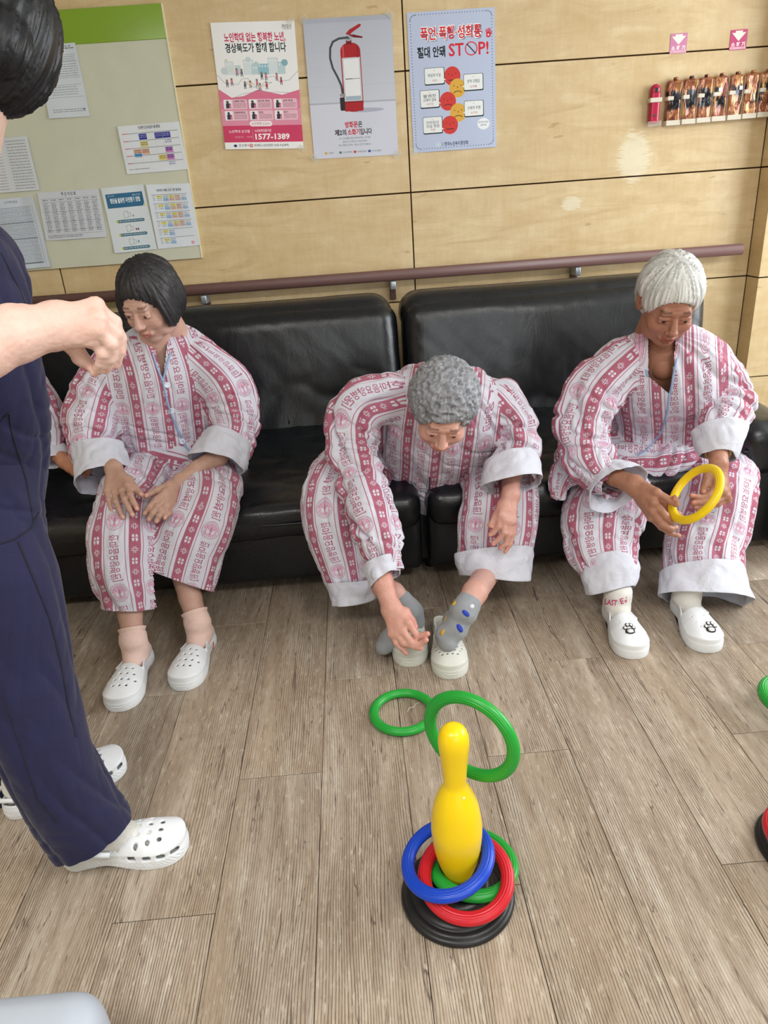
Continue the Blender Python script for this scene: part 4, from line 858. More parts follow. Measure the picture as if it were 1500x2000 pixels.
def garment(name, limbs, mat, parent, h=.0075, k=.022, cuts=(), amp=1.0, div=True, uvs=True, sm=1, vneck=None):
    lo = np.min([l.fn()[1] for l in limbs], 0)-.02; hi = np.max([l.fn()[2] for l in limbs], 0)+.02
    f = Field(lo, hi, h)
    for l in limbs: fn, a, b = l.fn(); f.union(fn, a-k, b+k, k)
    V, Q = f.mesh(); V = smooth_mesh(V, Q, 1)
    if div: V, Q = subdivide(V, Q); V = smooth_mesh(V, Q, 1)
    R = [l.at(V) for l in limbs]; D = np.stack([r[0] for r in R]); w = np.exp(-np.clip(D-D.min(0), 0, .2)/.010); w /= w.sum(0)
    N = normals(V, Q); disp = sum(w[i]*fold(l, R[i][1], R[i][2]) for i, l in enumerate(limbs))
    V = V+N*(disp*amp)[:, None]; V = smooth_mesh(V, Q, sm, .35)
    # hems: cut the closed end of each named limb with a plane and drop what lies beyond
    lab = D.argmin(0)
    keep = np.ones(len(Q), bool)
    for li, p, n in cuts:
        near = lab[Q[:, 0]] == li; sd = (V-np.array(p))@np.array(n)
        inq = near & (np.linalg.norm(V[Q[:, 0]]-np.array(p), axis=1) < limbs[li].A.max()*2.2+.05); out = (sd[Q] > 0).all(1) & inq; keep &= ~out
        edge = inq & ~out & (sd[Q] > 0).any(1)
        vi = np.unique(Q[edge]); vi = vi[sd[vi] > 0]; V[vi] -= np.array(n)*sd[vi][:, None]
    if vneck:
        c_ = V[Q].mean(1)-CAM; c_ = c_@RW; X = 750+FPX*c_[:, 0]/-c_[:, 2]; Y = 1000-FPX*c_[:, 1]/-c_[:, 2]; ins = np.zeros(len(Q), bool); m_ = len(vneck)
        for i in range(m_):
            (xa, ya), (xb, yb) = vneck[i], vneck[(i+1) % m_]
            if ya != yb: ins ^= ((ya > Y) != (yb > Y)) & (X < (xb-xa)*(Y-ya)/(yb-ya)+xa)
        N_ = normals(V, Q); keep &= ~(ins & (((CAM-V[Q[:, 0]])*N_[Q[:, 0]]).sum(1) > 0) & (lab[Q[:, 0]] == 0))
    Q = Q[keep]; used = np.unique(Q); mp = np.full(len(V), -1); mp[used] = np.arange(len(used)); Q = mp[Q]; V = V[used]; lab = lab[used]
    uv = None
    if uvs:
        fl = lab[Q[:, 0]]; UV = np.zeros((len(Q), 4, 2))
        for i, l in enumerate(limbs):
            m = fl == i
            if not m.any(): continue
            q = Q[m].ravel(); _, L, th = l.at(V[q]); sx = l.last_sx*1.12; th = th.reshape(-1, 4); L = L.reshape(-1, 4); th = th[:, :1]+(th-th[:, :1]+np.pi) % (2*np.pi)-np.pi
            UV[m] = np.stack([(sx.reshape(-1, 4) if l.planar else th*l.Rm)/TU+l.uoff, -L/TV+l.voff], 2)
        uv = UV.reshape(-1, 2)
    o = mk(name, V, Q, mat, parent, True, uv); o_bvh[name+str(id(o))] = None
    return o, (V, Q)
o_bvh = {}
def caster(*vq):
    T = [BVHTree.FromPolygons(V.tolist(), Q.tolist()) for V, Q in vq]
    def hit(px, py, off=.001):
        d = Vector(ray(px, py)).normalized(); best = None
        for t in T:
            h = t.ray_cast(Vector(CAM), d)
            if h[0] is not None and (best is None or h[3] < best[3]): best = h
        if best is None: return None
        return np.array(best[0])-np.array(d)*off
    def hitn(px, py):
        d = Vector(ray(px, py)).normalized(); best = None
        for t in T:
            h = t.ray_cast(Vector(CAM), d)
            if h[0] is not None and (best is None or h[3] < best[3]): best = h
        return (None, None) if best is None else (np.array(best[0]), np.array(best[1])*(1 if best[1].dot(d) < 0 else -1))
    return hit, hitn
def surf_line(name, hit, pts, r, mat, parent, n=26, off=.0008, flat=None):
    out = []
    for i in range(len(pts)-1):
        for t in np.linspace(0, 1, n, endpoint=(i == len(pts)-2)):
            h = hit(pts[i][0]*(1-t)+pts[i+1][0]*t, pts[i][1]*(1-t)+pts[i+1][1]*t, off)
            if h is not None: out.append(h)
    if len(out) > 2:
        out = np.array(out); d = np.linalg.norm(np.diff(out, axis=0), axis=1); out = out[np.concatenate([[True], d < .05])]
        if len(out) > 2: return tube(name, out, r, mat, parent, 6, flat=flat)
def hem_cut(li, pa, pb, y, axis_from, axis_to):
    a, b = P(*pa, y), P(*pb, y); e = nrm(b-a); d = nrm(P(*axis_to)-P(*axis_from)); d = nrm(d-e*d.dot(e)); return (li, (a+b)/2, d)
def cuff(name, rings, mat, parent, wav=.0025, thick=.0035, seed=0, seg=64, uvmap=False):
    """rings: (pixel end A, pixel end B, depth, minor/major ratio[, turn]) from the sleeve side to the rim"""
    Cs = [(P(*r[0], r[2])+P(*r[1], r[2]+(r[5] if len(r) > 5 else 0)))/2 for r in rings]; V = []; n = len(rings); outer = []
    for i, r in enumerate(rings):
        a = P(*r[0], r[2]); b = P(*r[1], r[2]+(r[5] if len(r) > 5 else 0)); mj = (b-a)/2; D = nrm(Cs[min(i+1, n-1)]-Cs[max(i-1, 0)]); e = nrm(mj); D = nrm(D-e*D.dot(e)); mn = np.cross(D, e)*np.linalg.norm(mj)*r[3]
        row = []
        for k in range(seg):
            t = 2*np.pi*k/seg; w = 1+wav/np.linalg.norm(mj)*(math.sin(3*t+seed+i*.6)+.6*math.sin(7*t+seed*2+i))
            row.append(Cs[i]+(mj*math.cos(t)+mn*math.sin(t))*w+D*.004*math.sin(2*t+seed)*(i/(n-1)))
        outer.append(np.array(row))
    k5 = 5; C0 = np.array(Cs); xs_ = np.linspace(0, n-1, (n-1)*k5+1); fin = []; Cf = []
    for q, xx in enumerate(xs_):
        i = min(int(xx), n-2); t = xx-i; row = outer[i]*(1-t)+outer[i+1]*t; cc = C0[i]*(1-t)+C0[i+1]*t; d = row-cc; L_ = np.linalg.norm(d, axis=1); am = math.sin(math.pi*min(.5, q/len(xs_)+.18))
        wv = .0045*noise3(row*22, seed*7+1)-.0055*np.clip(1-np.abs(noise3(row*np.array((30, 30, 24)), seed*7+2))*3, 0, 1); fin.append(cc+d*(1+(wv*am/L_))[:, None]); Cf.append(cc)
    outer = fin; Cs = Cf; n = len(fin)
    inner = [o+(Cs[i]-o)*min(.5, thick/np.linalg.norm(outer[i][0]-Cs[i])) for i, o in enumerate(outer)]
    rows = [inner[0]]+outer+inner[::-1][:-1]+[inner[0]]; rows = rows[:-1]
    V = np.concatenate(rows); F = []; m = len(rows)
    for i in range(m):
        j = (i+1) % m
        for k in range(seg): k2 = (k+1) % seg; F.append((i*seg+k, i*seg+k2, j*seg+k2, j*seg+k))
    o = mk(name, V, F, mat, parent); s = o.modifiers.new('soft', 'SUBSURF'); s.levels = s.render_levels = 1; return o, (V, np.array(F))

# ------------------------------------------------------------------ bodies
def tint(rgb): return np.array(srgb(*rgb)[:3])
class Mesh:
    def __init__(s): s.V = []; s.Q = []; s.C = []; s.n = 0
    def add(s, V, Q, col):
        c = np.empty((len(V), 3)); c[:] = col; s.V.append(V); s.Q.append(Q+s.n); s.C.append(c); s.n += len(V)
    def make(s, name, mat, parent): return mk(name, np.concatenate(s.V), np.concatenate(s.Q), mat, parent, True, None, np.concatenate(s.C))
def chain(pts): return [P(*q[:3]) for q in pts]
def finger_pts(mcp, tip, bend, bn):
    m, t = np.array(mcp), np.array(tip); return [m, m+(t-m)*.45+bn*bend, m+(t-m)*.76+bn*bend*.85, t]
def hand(body, wrist, mcps, tips, thumb, bn, arm=(), bends=(.010,)*4, col=(205, 165, 150), scale=1.0, palmr=.0125, wr=.024, pinch=None, inner=None, nails=True, armr=None):
    """wrist, mcps (4), tips (4), thumb (3+) : (x, y, depth) sight points; bn: direction of the back of the hand; arm: points up the forearm"""
    bn = nrm(bn); W = P(*wrist); Mp = [P(*q) for q in mcps]; T = [q if isinstance(q, list) else P(*q) for q in tips]; Th = [P(*q) for q in thumb]; A = [P(*q) for q in arm]
    fing = []
    for m, t, b in zip(Mp, T, bends):
        fing.append([m]+[P(*q) for q in t] if isinstance(t, list) else finger_pts(m, t, b, bn))
    allp = np.array([W]+[p for f in fing for p in f]+Th+A); f = Field(allp.min(0)-.045, allp.max(0)+.045, .0026)
    ar = armr or [wr*1.08+.006*i for i in range(len(A)+1)]
    pts = [W]+A; ax = nrm(W-(A[0] if A else W-(np.mean(Mp, 0)-W))); e = nrm(Mp[0]-Mp[3])
    if len(A): add_caps(f, pts, [wr]+ar[:len(A)], .012)
    add_caps(f, [W+e*wr*.35, W-e*wr*.35], [wr*.82, wr*.80], .012)
    for i, m in enumerate(Mp):
        w = W+e*(.35-.23*i)*wr*1.2; add_caps(f, [w, m], [.0135*scale, palmr*scale], .012)
        fn, lo, hi = ell_fn(m+bn*.002, np.array((.011, .011, .011))*scale); f.union(fn, lo-.01, hi+.01, .006)
    add_caps(f, [(W+Mp[0])/2-bn*.008, (W+Mp[1]+Mp[2])/3-bn*.008, (W+Mp[3])/2-bn*.006], [.014*scale]*3, .012)
    for i, fg in enumerate(fing):
        k = (1, 1.04, .98, .86)[i]*scale; add_caps(f, fg, [.0104*k, .0097*k, .0089*k, .0077*k], .0028)
        add_caps(f, [fg[1], fg[1]], [.0103*k, .0103*k], .003)
    ths = [W+(Mp[0]-W)*.22-bn*.004]+Th; add_caps(f, ths, [.016*scale, .0135*scale]+[.0112*scale]*(len(Th)-2)+[.0088*scale], .008)
    V, Q = f.mesh(); V = smooth_mesh(V, Q, 2); N = normals(V, Q)
    # knuckle creases, tendons and veins in relief
    V = V+N*(-.0006*np.clip(1-np.abs(noise3(V*np.array((150, 150, 150)), 5))*3, 0, 1)+.0008*noise3(V*60, 9))[:, None]
    c = np.empty((len(V), 3)); c[:] = tint(col)
    red = tint((min(255, col[0]+8), col[1]*.84, col[2]*.86))
    for fg in fing+[Th]:
        for q, rr, a in ((fg[-1], .016, .6), (fg[1], .011, .5)):
            w = np.clip(1-np.linalg.norm(V-q, axis=1)/rr, 0, 1)[:, None]*a; c = c*(1-w)+red*w
        if nails:
            d = nrm(fg[-1]-fg[-2]); nb = nrm(bn-d*bn.dot(d)) if abs(bn.dot(d)) < .95 else bn; ctr = fg[-1]+nb*.0075-d*.001
            m = (np.linalg.norm(V-ctr, axis=1) < .0066) & ((V-fg[-1])@nb > .003); c[m] = tint((min(255, col[0]+28), min(255, col[1]+22), min(255, col[2]+22)))
    pal = np.clip(-(N@bn), 0, 1)[:, None]*.45; c = c*(1-pal)+red*pal
    body.add(V, Q, c)

_head = None
def head_mesh():
    global _head
    if _head: return _head
    f = Field((-.105, -.125, -.16), (.105, .135, .13), .0032)
    f.union(*ell_fn((0, -.012, .028), (.075, .094, .086))); 
    def U(fn3, k): fn, lo, hi = fn3; f.union(fn, lo-k-.006, hi+k+.006, k)
    U(ell_fn((0, .020, -.030), (.061, .070, .082)), .02); U(ell_fn((0, .052, -.092), (.027, .027, .021)), .018)
    for s in (-1, 1):
        U(ell_fn((s*.036, .056, -.030), (.026, .026, .026)), .012); U(ell_fn((s*.044, .02, -.075), (.018, .035, .022)), .02)
    U(capsule_fn((-.032, .078, .026), (.032, .078, .026), .0105, .0105), .012)
    for s in (-1, 1): f.cut(ell_fn((s*.031, .100, .006), (.019, .017, .012))[0], (s*.031-.03, .07, -.02), (s*.031+.03, .13, .03))
    for s in (-1, 1):
        U(ell_fn((s*.030, .0755, .005), (.0145, .0135, .0135)), .001)
        U(capsule_fn((s*.018, .086, .009), (s*.043, .080, .009), .0042, .0038), .004); U(capsule_fn((s*.019, .085, -.004), (s*.042, .080, -.003), .0035, .0035), .004)
    U(capsule_fn((0, .084, .014), (0, .104, -.026), .0075, .0115), .008)
    for s in (-1, 1): U(ell_fn((s*.0115, .096, -.031), (.0075, .009, .0065)), .004); f.cut(ell_fn((s*.006, .102, -.039), (.0035, .005, .003))[0], (s*.006-.01, .09, -.05), (s*.006+.01, .115, -.03))
    for a, b, r in (((-.022, .082, -.060), (-.006, .0925, -.056), .0055), ((-.006, .0925, -.056), (.006, .0925, -.056), .006), ((.006, .0925, -.056), (.022, .082, -.060), .0055), ((-.018, .083, -.066), (0, .090, -.069), .006), ((0, .090, -.069), (.018, .083, -.066), .006)): U(capsule_fn(a, b, r, r), .005)
    f.cut(capsule_fn((-.021, .094, -.0625), (.021, .094, -.0625), .0022, .0022)[0], (-.03, .08, -.07), (.03, .11, -.055))
    for s in (-1, 1):
        Rm = [(math.cos(.35), s*math.sin(.35), 0), (-s*math.sin(.35), math.cos(.35), 0), (0, 0, 1)]
        U(ell_fn((s*.078, -.012, -.004), (.007, .019, .032), Rm), .004); f.cut(ell_fn((s*.086, -.006, 0), (.006, .010, .017), Rm)[0], (s*.086-.03, -.04, -.04), (s*.086+.03, .03, .04))
    U(capsule_fn((0, -.022, -.06), (0, -.032, -.15), .052, .054), .02)
    V, Q = f.mesh(); V = smooth_mesh(V, Q, 1); N = normals(V, Q)
    V = V+N*(-.0012*np.clip(1-np.abs(noise3(V*np.array((30, 30, 95)), 2))*3, 0, 1)*np.clip((V[:, 1]-.03)/.04, 0, 1))[:, None]
    c = np.ones((len(V), 3)); x, y, z = V.T
    lips = (np.abs(x) < .022) & (y > .080) & (z < -.052) & (z > -.076); c[lips] = (.86, .55, .55)
    for s in (-1, 1):
        d = np.hypot(x-s*.0305, z-.0025); ball = (np.hypot(np.hypot(x-s*.030, y-.0755), z-.005) < .0149) & (z < .0065) & (z > -.002) & (y > .078); c[ball] = (1.2, 1.25, 1.3); c[ball & (np.hypot(x-s*.0300, z-.003) < .0058)] = (.06, .04, .03)
        br = (np.abs(z-.030-.05*(.03-np.abs(x-s*.03))) < .0035) & (np.abs(x-s*.031) < .017) & (y > .07); c[br] = (.45, .42, .42)
        ck = np.clip(1-np.linalg.norm(V-np.array((s*.038, .074, -.028)), axis=1)/.03, 0, 1)[:, None]; c = c*(1-ck*.3)+c*np.array((1.03, .78, .76))*ck*.3
    _head = (V, Q, c); return _head
def frame(fwd, up=(0, 0, 1)):
    f = nrm(fwd); r = nrm(np.cross(f, up)); return np.array([r, f, np.cross(r, f)])
def add_head(body, center, fwd, up, col, size=1.0):
    V, Q, c = head_mesh(); R = frame(fwd, up); W = np.array(center)+(V*size)@R; body.add(W, Q, c*tint(col)); return R
def hair(name, parent, center, R, rgb, size=1.0, style='short', seed=0):
    f = Field((-.13, -.17, -.17), (.13, .13, .155), .0036)
    U = lambda t, k=.01: f.union(t[0], t[1]-k-.006, t[2]+k+.006, k)
    U(ell_fn((0, -.022, .036), (.086, .102, .092)))
    if style == 'bob': U(ell_fn((0, -.04, -.015), (.088, .082, .085)), .02); U(ell_fn((.07, .02, -.01), (.02, .04, .06)), .02); U(ell_fn((-.07, .02, -.01), (.02, .04, .06)), .02)
    if style == 'perm': U(ell_fn((0, -.035, .01), (.090, .088, .085)), .02)
    if style == 'short': U(ell_fn((0, -.045, -.005), (.080, .070, .072)), .02)
    if style == 'tied': U(ell_fn((0, -.045, 0), (.082, .075, .08)), .02); U(ell_fn((0, -.122, -.015), (.036, .030, .040)), .010)
    lo, hi = f.lo, f.lo+f.h*f.n
    f.cut(ell_fn((0, .082, -.040), (.074, .075, .100))[0], lo, hi)          # opens the face
    f.clip(lambda X, Y, Z: -(Z+(.06 if style == 'short' else (.10 if style != 'tied' else .16)))+0*X*Y)
    for s in (-1, 1):
        if style in ('short', 'tied'): f.cut(ell_fn((s*.09, -.012, -.012), (.03, .026, .034))[0], lo, hi)
    V, Q = f.mesh(); V = smooth_mesh(V, Q, 2); N = normals(V, Q); x, y, z = V.T
    az = np.arctan2(x, -(y+.02)); el = z
    if style == 'perm': d = .007*(1-np.abs(noise3(V*75, seed))*2)+.003*noise3(V*170, seed+1)
    else: d = .0045*(1-np.abs(noise3(np.stack([az*17+el*12, el*9, y*14], 1), seed))*2)+.002*noise3(np.stack([az*50+el*22, el*12, y*25], 1), seed+1)
    V = V+N*d[:, None]; g = np.clip(.78+.45*noise3(np.stack([az*40+el*30, el*14, y*30], 1), seed+4), .35, 1.4)[:, None]
    return mk(name, np.array(center)+(V*size)@R, Q, M['hair'], parent, True, None, tint(rgb)*g)
M['hair'] = mat_hair('hair', None)
def bodycore(body, limbs, col, scale=.62, h=.012):
    T = limbs; limbs = [l for l in T]
    lo = np.min([l.fn()[1] for l in limbs], 0)-.02; hi = np.max([l.fn()[2] for l in limbs], 0)+.02; f = Field(lo, hi, h)
    for l in limbs:
        a, b, D0 = l.A.copy(), l.B.copy(), l.D; n_ = len(D0) if l.planar else max(2, int(len(D0)*.66)); l.A, l.B, l.D = a*scale, b*scale, D0[:n_]; fn, p, q = l.fn(); f.union(fn, p, q, .01); l.A, l.B, l.D = a, b, D0
    V, Q = f.mesh(); body.add(V, Q, tint(col))
def skin_chain(body, pts, rad, col, h=.004, k=.01):
    pts = np.array(pts); m = max(rad)+.02; f = Field(pts.min(0)-m, pts.max(0)+m, h); add_caps(f, pts, rad, k); V, Q = f.mesh(); body.add(smooth_mesh(V, Q, 2), Q, tint(col))
def sock(name, parent, pts, rad, mat, rib=None, h=.0035, top=None, seed=0, sh=1.0):
    pts = np.array(pts); m = max(rad)+.02; f = Field(pts.min(0)-m, pts.max(0)+m, h); add_caps(f, pts, rad, .014)
    if top is not None: p, n = top; f.clip(lambda X, Y, Z: (X-p[0])*n[0]+(Y-p[1])*n[1]+(Z-p[2])*n[2])
    f.clip(lambda X, Y, Z: -(Z-.012)+0*X+0*Y) if sh > 0 else None
    V, Q = f.mesh(); V = smooth_mesh(V, Q, 2); N = normals(V, Q); V = V+N*(.0012*noise3(V*np.array((40, 40, 90)), seed))[:, None]
    return mk(name, V, Q, mat, parent), (V, Q)
# ------------------------------------------------------------------ foam clogs
def clog_mesh(kind='slip', L=.272):
    """local axes: x across, y from heel (0) to toe (L), z up"""
    h = .0022; f = Field((-.07, -.012, -.008), (.07, L+.015, .105), h)
    def outline(Y, grow=0.0):
        t = np.clip(Y/L, 0, 1); w = .0345+.0165*np.clip((t-.25)/.45, 0, 1)**1.2*1.0-.0045*np.exp(-((t-.36)/.13)**2); return w+grow
    def foot(grow, z0, z1, y0=0, y1=L):
        def fn(X, Y, Z):
            w = outline(Y, grow); hy, ty = .036, y1-.058; he = .036+grow; te = .058+grow
            r = np.where(Y < hy, np.sqrt((X/w)**2+((Y-hy)/he)**2), np.where(Y > ty, ((np.abs(X)/w)**2.15+(np.abs(Y-ty)/te)**2.15)**(1/2.15), np.abs(X)/w))
            return np.maximum((r-1)*w, np.maximum(z0-Z, Z-z1))
        return fn
    lo, hi = f.lo, f.lo+f.h*f.n
    top = lambda Y: np.where(Y > L*.45, .030+.040*np.sqrt(np.clip(1-((Y-L*.45)/(L*.60))**2, 0, 1)), .030+.040*np.clip((Y-L*.28)/(L*.17), 0, 1)**.8)
    def upper(X, Y, Z):
        w = outline(Y, .001); zt = top(Y)+(.012 if kind == 'loafer' else 0)*np.clip((L*.6-Y)/(L*.3), 0, 1); side = np.clip(np.abs(X)/w, 0, 1)
        dome = zt-(zt-.028)*side**2.6*.72
        return np.maximum(foot(.001, .01, .2)(X, Y, Z), (Z-dome)*.8)
    f.union(lambda X, Y, Z: foot(0.0015, .0, .026)(X, Y, Z), lo, hi); f.union(upper, lo, hi, .004)
    # heel collar
    hc = .052 if kind in ('slip', 'loafer') else (.040 if kind == 'classic' else .058)
    f.union(lambda X, Y, Z: np.maximum(foot(.001, .01, hc)(X, Y, Z), Y-L*.5), lo, hi, .004)
    # hollow
    def inner(X, Y, Z):
        w = outline(Y, -.0045); zt = top(Y)-.0060+(.012 if kind == 'loafer' else 0)*np.clip((L*.6-Y)/(L*.3), 0, 1); side = np.clip(np.abs(X)/w, 0, 1); dome = zt-(zt-.026)*side**2.6*.70
        return np.maximum(foot(-.0045, .016, .2)(X, Y-0.0, Z), np.where(Y > L*.5, Z-dome, Z-.3))
    f.cut(inner, lo, hi)
    # opening for the foot
    oy = L*(.50 if kind != 'loafer' else .46)
    f.cut(lambda X, Y, Z: np.maximum(np.maximum(Y-oy+(X/.03)**2*.010, .040+.010*np.abs(X)/.03+(.0 if kind != 'classic' else -.006)-Z-.0*Y+.02*np.clip((Y-L*.25)/(L*.2), 0, 1)), np.abs(X)-.045), lo, hi)
    holes = []
    if kind in ('slip', 'many'):
        st = .023 if kind == 'slip' else .0145; rr = .0036 if kind == 'slip' else .0030; rows = 4 if kind == 'slip' else 6
        for r in range(rows):
            n = (3, 4, 5, 3, 4, 3)[r] if kind == 'slip' else (4, 5, 6, 6, 5, 4)[r]; y = L*.585+r*st if kind == 'slip' else L*.58+r*st
            for q in range(n): holes.append(((q-(n-1)/2)*(.0185 if kind == 'slip' else .0145), y, rr))
    if kind == 'classic':
        for r, n in enumerate((3, 4, 4, 3)):
            for q in range(n): holes.append(((q-(n-1)/2)*.021+(.004 if r % 2 else 0), L*.55+r*.0235, .0048))
    if kind == 'loafer':
        for q, y in ((-.028, .66), (-.010, .64), (.024, .64), (-.022, .73), (-.004, .74), (.022, .74), (.006, .79), (-.010, .83), (.014, .82), (-.018, .57)): holes.append((q, L*y, .0021))
    for x, y, r in holes: f.cut(lambda X, Y, Z, x=x, y=y, r=r: np.maximum(np.sqrt((X-x)**2+(Y-y)**2)-r, .030-Z), (x-.012, y-.012, .02), (x+.012, y+.012, .1))
    if kind == 'classic':
        for s in (-1, 1):
            for y in (.60, .72, .83, .93):
                yy = L*y; xx = s*float(outline(np.array(yy)))*(1 if y < .9 else .62); f.cut(rbox_fn((xx, yy, .031), (.012, .0085, .0055), .003)[0], (xx-.025, yy-.02, .015), (xx+.025, yy+.02, .05))
    # arched sole and tread
    f.cut(lambda X, Y, Z: np.maximum(Z-.006*np.exp(-((Y-L*.40)/.035)**2), np.abs(X)*0-1), lo, (hi[0], hi[1], .012))
    V, Q = f.mesh(); V = smooth_mesh(V, Q, 1, .4)
    x, y, z = V.T; N = normals(V, Q); band = np.exp(-((z-.017)/.007)**2)*(np.abs(N[:, 2]) < .5)
    V = V+N*(band*.0007*np.sign(np.sin(y*700+z*700))*(kind != 'loafer'))[:, None]
    return V, Q
_cm = {}
def clog(parent, toe, heel, kind, mat='clog', name='clog', L=.272, roll=0.0, z0=0.0, width=1.0, top=None):
    if (kind, L) not in _cm: _cm[(kind, L)] = clog_mesh(kind, L)
    V, Q = _cm[(kind, L)]; t = PZ(*toe, 0); hh = PZ(*heel, 0); d = nrm((t-hh)*np.array((1, 1, 0))); r = np.array((d[1], -d[0], 0)); base = t-d*L; base[2] = z0
    W = base+V[:, :1]*width*r+V[:, 1:2]*d+V[:, 2:3]*np.array((0, 0, 1)); fr = (base, r, d, L)
    if parent is None:
        o = mk('foam_shell', W-base, Q, M[mat]); root = empty(name, base); o.parent = root
    else: root = mk(name, W, Q, M[mat], parent); o = root
    ins = np.array([base+r*x*width+d*(y*L)+np.array((0, 0, .0185)) for x, y in [(.03*math.sin(a)*(1+.3*math.cos(a)), .5-.44*math.cos(a)) for a in np.linspace(0, 2*np.pi, 40, endpoint=False)]])
    if parent is None: ins = ins-base
    mk('insole', ins, [tuple(range(40))], M['foamin'], root, False)
    return root, fr
def on_clog(fr, x, y, z): b, r, d, L = fr; return b+r*x+d*(y*L)+np.array((0, 0, z))
M['sockpink'] = mat_cloth('pink_sock', (226, 196, 186), .9, .3, .06); M['sockgrey'] = mat_cloth('grey_sock', (142, 146, 150), .9, .35, .07); M['sockwhite'] = mat_cloth('white_sock', (216, 214, 208), .9, .35, .06)
M['dotblue'] = plain('blue_dot', (34, 62, 178), .8); M['dotyellow'] = plain('ochre_dot', (206, 164, 62), .8); M['dotwhite'] = plain('pale_dot', (214, 218, 222), .8); M['magenta'] = plain('magenta_print', (200, 60, 120), .8)
M['gold'] = plain('brass_links', (176, 148, 96), .3, .6, Metallic=.8)

def blob(name, parent, hitn, px, py, w, h, mat, rot=0.0, t=.0012, n=20, sq=1.0):
    """a small flat printed or sewn piece laid on the surface seen at (px, py); w, h in metres"""
    p, nn = hitn(px, py)
    if p is None: return None
    r = nrm(np.cross(nn, RW[:, 2]*0+np.array((0, 0, 1.0)))) if abs(nn[2]) < .95 else nrm(np.cross(nn, (0, 1, 0))); u = np.cross(r, nn) if np.cross(r, nn)[2] >= 0 else -np.cross(r, nn)
    if np.dot(r, RW[:, 0]) < 0: r = -r
    V = [p+nn*t]; 
    for k in range(n):
        a = 2*np.pi*k/n; x, y = w/2*math.cos(a), h/2*math.sin(a); x, y = x*math.cos(rot)-y*math.sin(rot), x*math.sin(rot)+y*math.cos(rot); V.append(p+nn*t+r*x+u*y)
    for k in range(n): V.append(V[1+k]*1.0-nn*(t+.0015)+(V[1+k]-V[0])*.03)
    F = [(0, 1+k, 1+(k+1) % n) for k in range(n)]+[(1+k, 1+n+k, 1+n+(k+1) % n, 1+(k+1) % n) for k in range(n)]
    return mk(name, V, F, mat, parent)
def button(parent, hitn, px, py, r=.0085):
    p, nn = hitn(px, py)
    if p is None: return
    o = lathe('button', [(0, .0012), (r*.6, .0012), (r*.8, .0024), (r, .0018), (r, -.003), (0, -.003)], M['button'], parent, 24, p+nn*.0025, nn); t = nrm(np.cross(nn, (0, 0, 1)))
    return o

def worn_foot(parent, body, toe, heel, kind, leg, frac, col, sockmat, sr=.037, toph=.026, seed=2):
    c_, fr = clog(parent, toe, heel, kind); an = on_clog(fr, 0, .235, .098); up = leg.C[int(len(leg.C)*frac)]
    skin_chain(body, [up, (up+an)/2, an, an-np.array((0, 0, .03))], [.038, .0345, .0315, .030], col)
    d = nrm(up-an)
    s_, vs = sock('sock', parent, [an+d*.05, an, an-np.array((0, 0, .035)), on_clog(fr, 0, .16, .050), on_clog(fr, 0, .34, .042), on_clog(fr, 0, .54, .036)], [sr+.001, sr+.001, sr, sr-.003, .030, .022], sockmat, top=(an+d*toph, d), seed=seed)
    return c_, fr, an, d, s_, vs
def surf_text(name, parent, hitn, px, py, hgt, txt, mat, rot=0.0, width=None, off=.0008, bold=.02):
    """lettering laid on the surface seen around the sight point (px, py); hgt and width in pixels of the photograph"""
    v, t = text_tris(txt, bold); k = hgt/.72; q = v*k; q = q-np.array((q[:, 0].min(), 0))
    if width: q[:, 0] *= width/q[:, 0].max()
    ca, sa = math.cos(rot), math.sin(rot); V = []
    for x, y in q:
        p, nn = hitn(px+x*ca+y*sa, py+x*sa-y*ca); V.append(None if p is None else p+nn*off)
    F = [f for f in t if all(V[i] is not None for i in f)]; V = [p if p is not None else np.zeros(3) for p in V]
    if F: return tag(mk(name, V, F, mat, parent, False), kind='stuff')

# ------------------------------------------------------------------ left sitter
SK_A = (214, 180, 164)
pa = empty('person', P(330, 905, 2.55)*np.array((1, 1, 0))+np.array((0, 0, 0)), 'seated person in pink striped pyjamas with both hands on the knees, left on the sofa', 'person')
TA = Limb([(345, 925, 2.52, 108, .72), (338, 860, 2.50, 106, .72), (328, 790, 2.48, 112, .68), (318, 730, 2.46, 118, .62), (305, 690, 2.45, 92, .62), (300, 676, 2.45, 70, .6)], bends=(.25, .5), seed=11, uoff=.20, amp=.9, skew=.15, planar=True)
SAl = Limb([(232, 702, 2.44, 46), (196, 762, 2.41, 54), (180, 825, 2.36, 55), (180, 875, 2.30, 47), (195, 905, 2.25, 42)], ratio=.85, bends=(.45, .75), seed=21, uoff=.35)
SAr = Limb([(392, 702, 2.44, 46), (440, 755, 2.42, 55), (457, 820, 2.39, 51), (452, 858, 2.33, 46), (436, 885, 2.27, 44), (424, 910, 2.23, 42)], ratio=.85, bends=(.5, .75), seed=31, uoff=.15)
HEMA = Limb([(350, 905, 2.48, 112, .8), (430, 922, 2.42, 52, .7), (462, 925, 2.42, 34, .7)], seed=37, bends=(.3,), uoff=.1)
shA, vqA = garment('pyjama_shirt', [TA, SAl, SAr, HEMA], M['pyjama'], pa, amp=.85, vneck=[(286, 600), (318, 742), (336, 600)], cuts=[(1, P(192, 900, 2.255), nrm(P(200, 925, 2.2)-P(182, 880, 2.3))), (2, P(434, 884, 2.27), nrm(P(424, 910, 2.23)-P(450, 850, 2.33)))])
LAl = Limb([(312, 915, 2.50, 66), (275, 945, 2.28, 62), (246, 990, 2.10, 60), (239, 1050, 2.01, 67), (243, 1120, 1.95, 66), (254, 1180, 1.91, 54), (262, 1240, 1.88, 46)], ratio=.85, bends=(.42, .2), seed=41, uoff=.45, amp=.8)
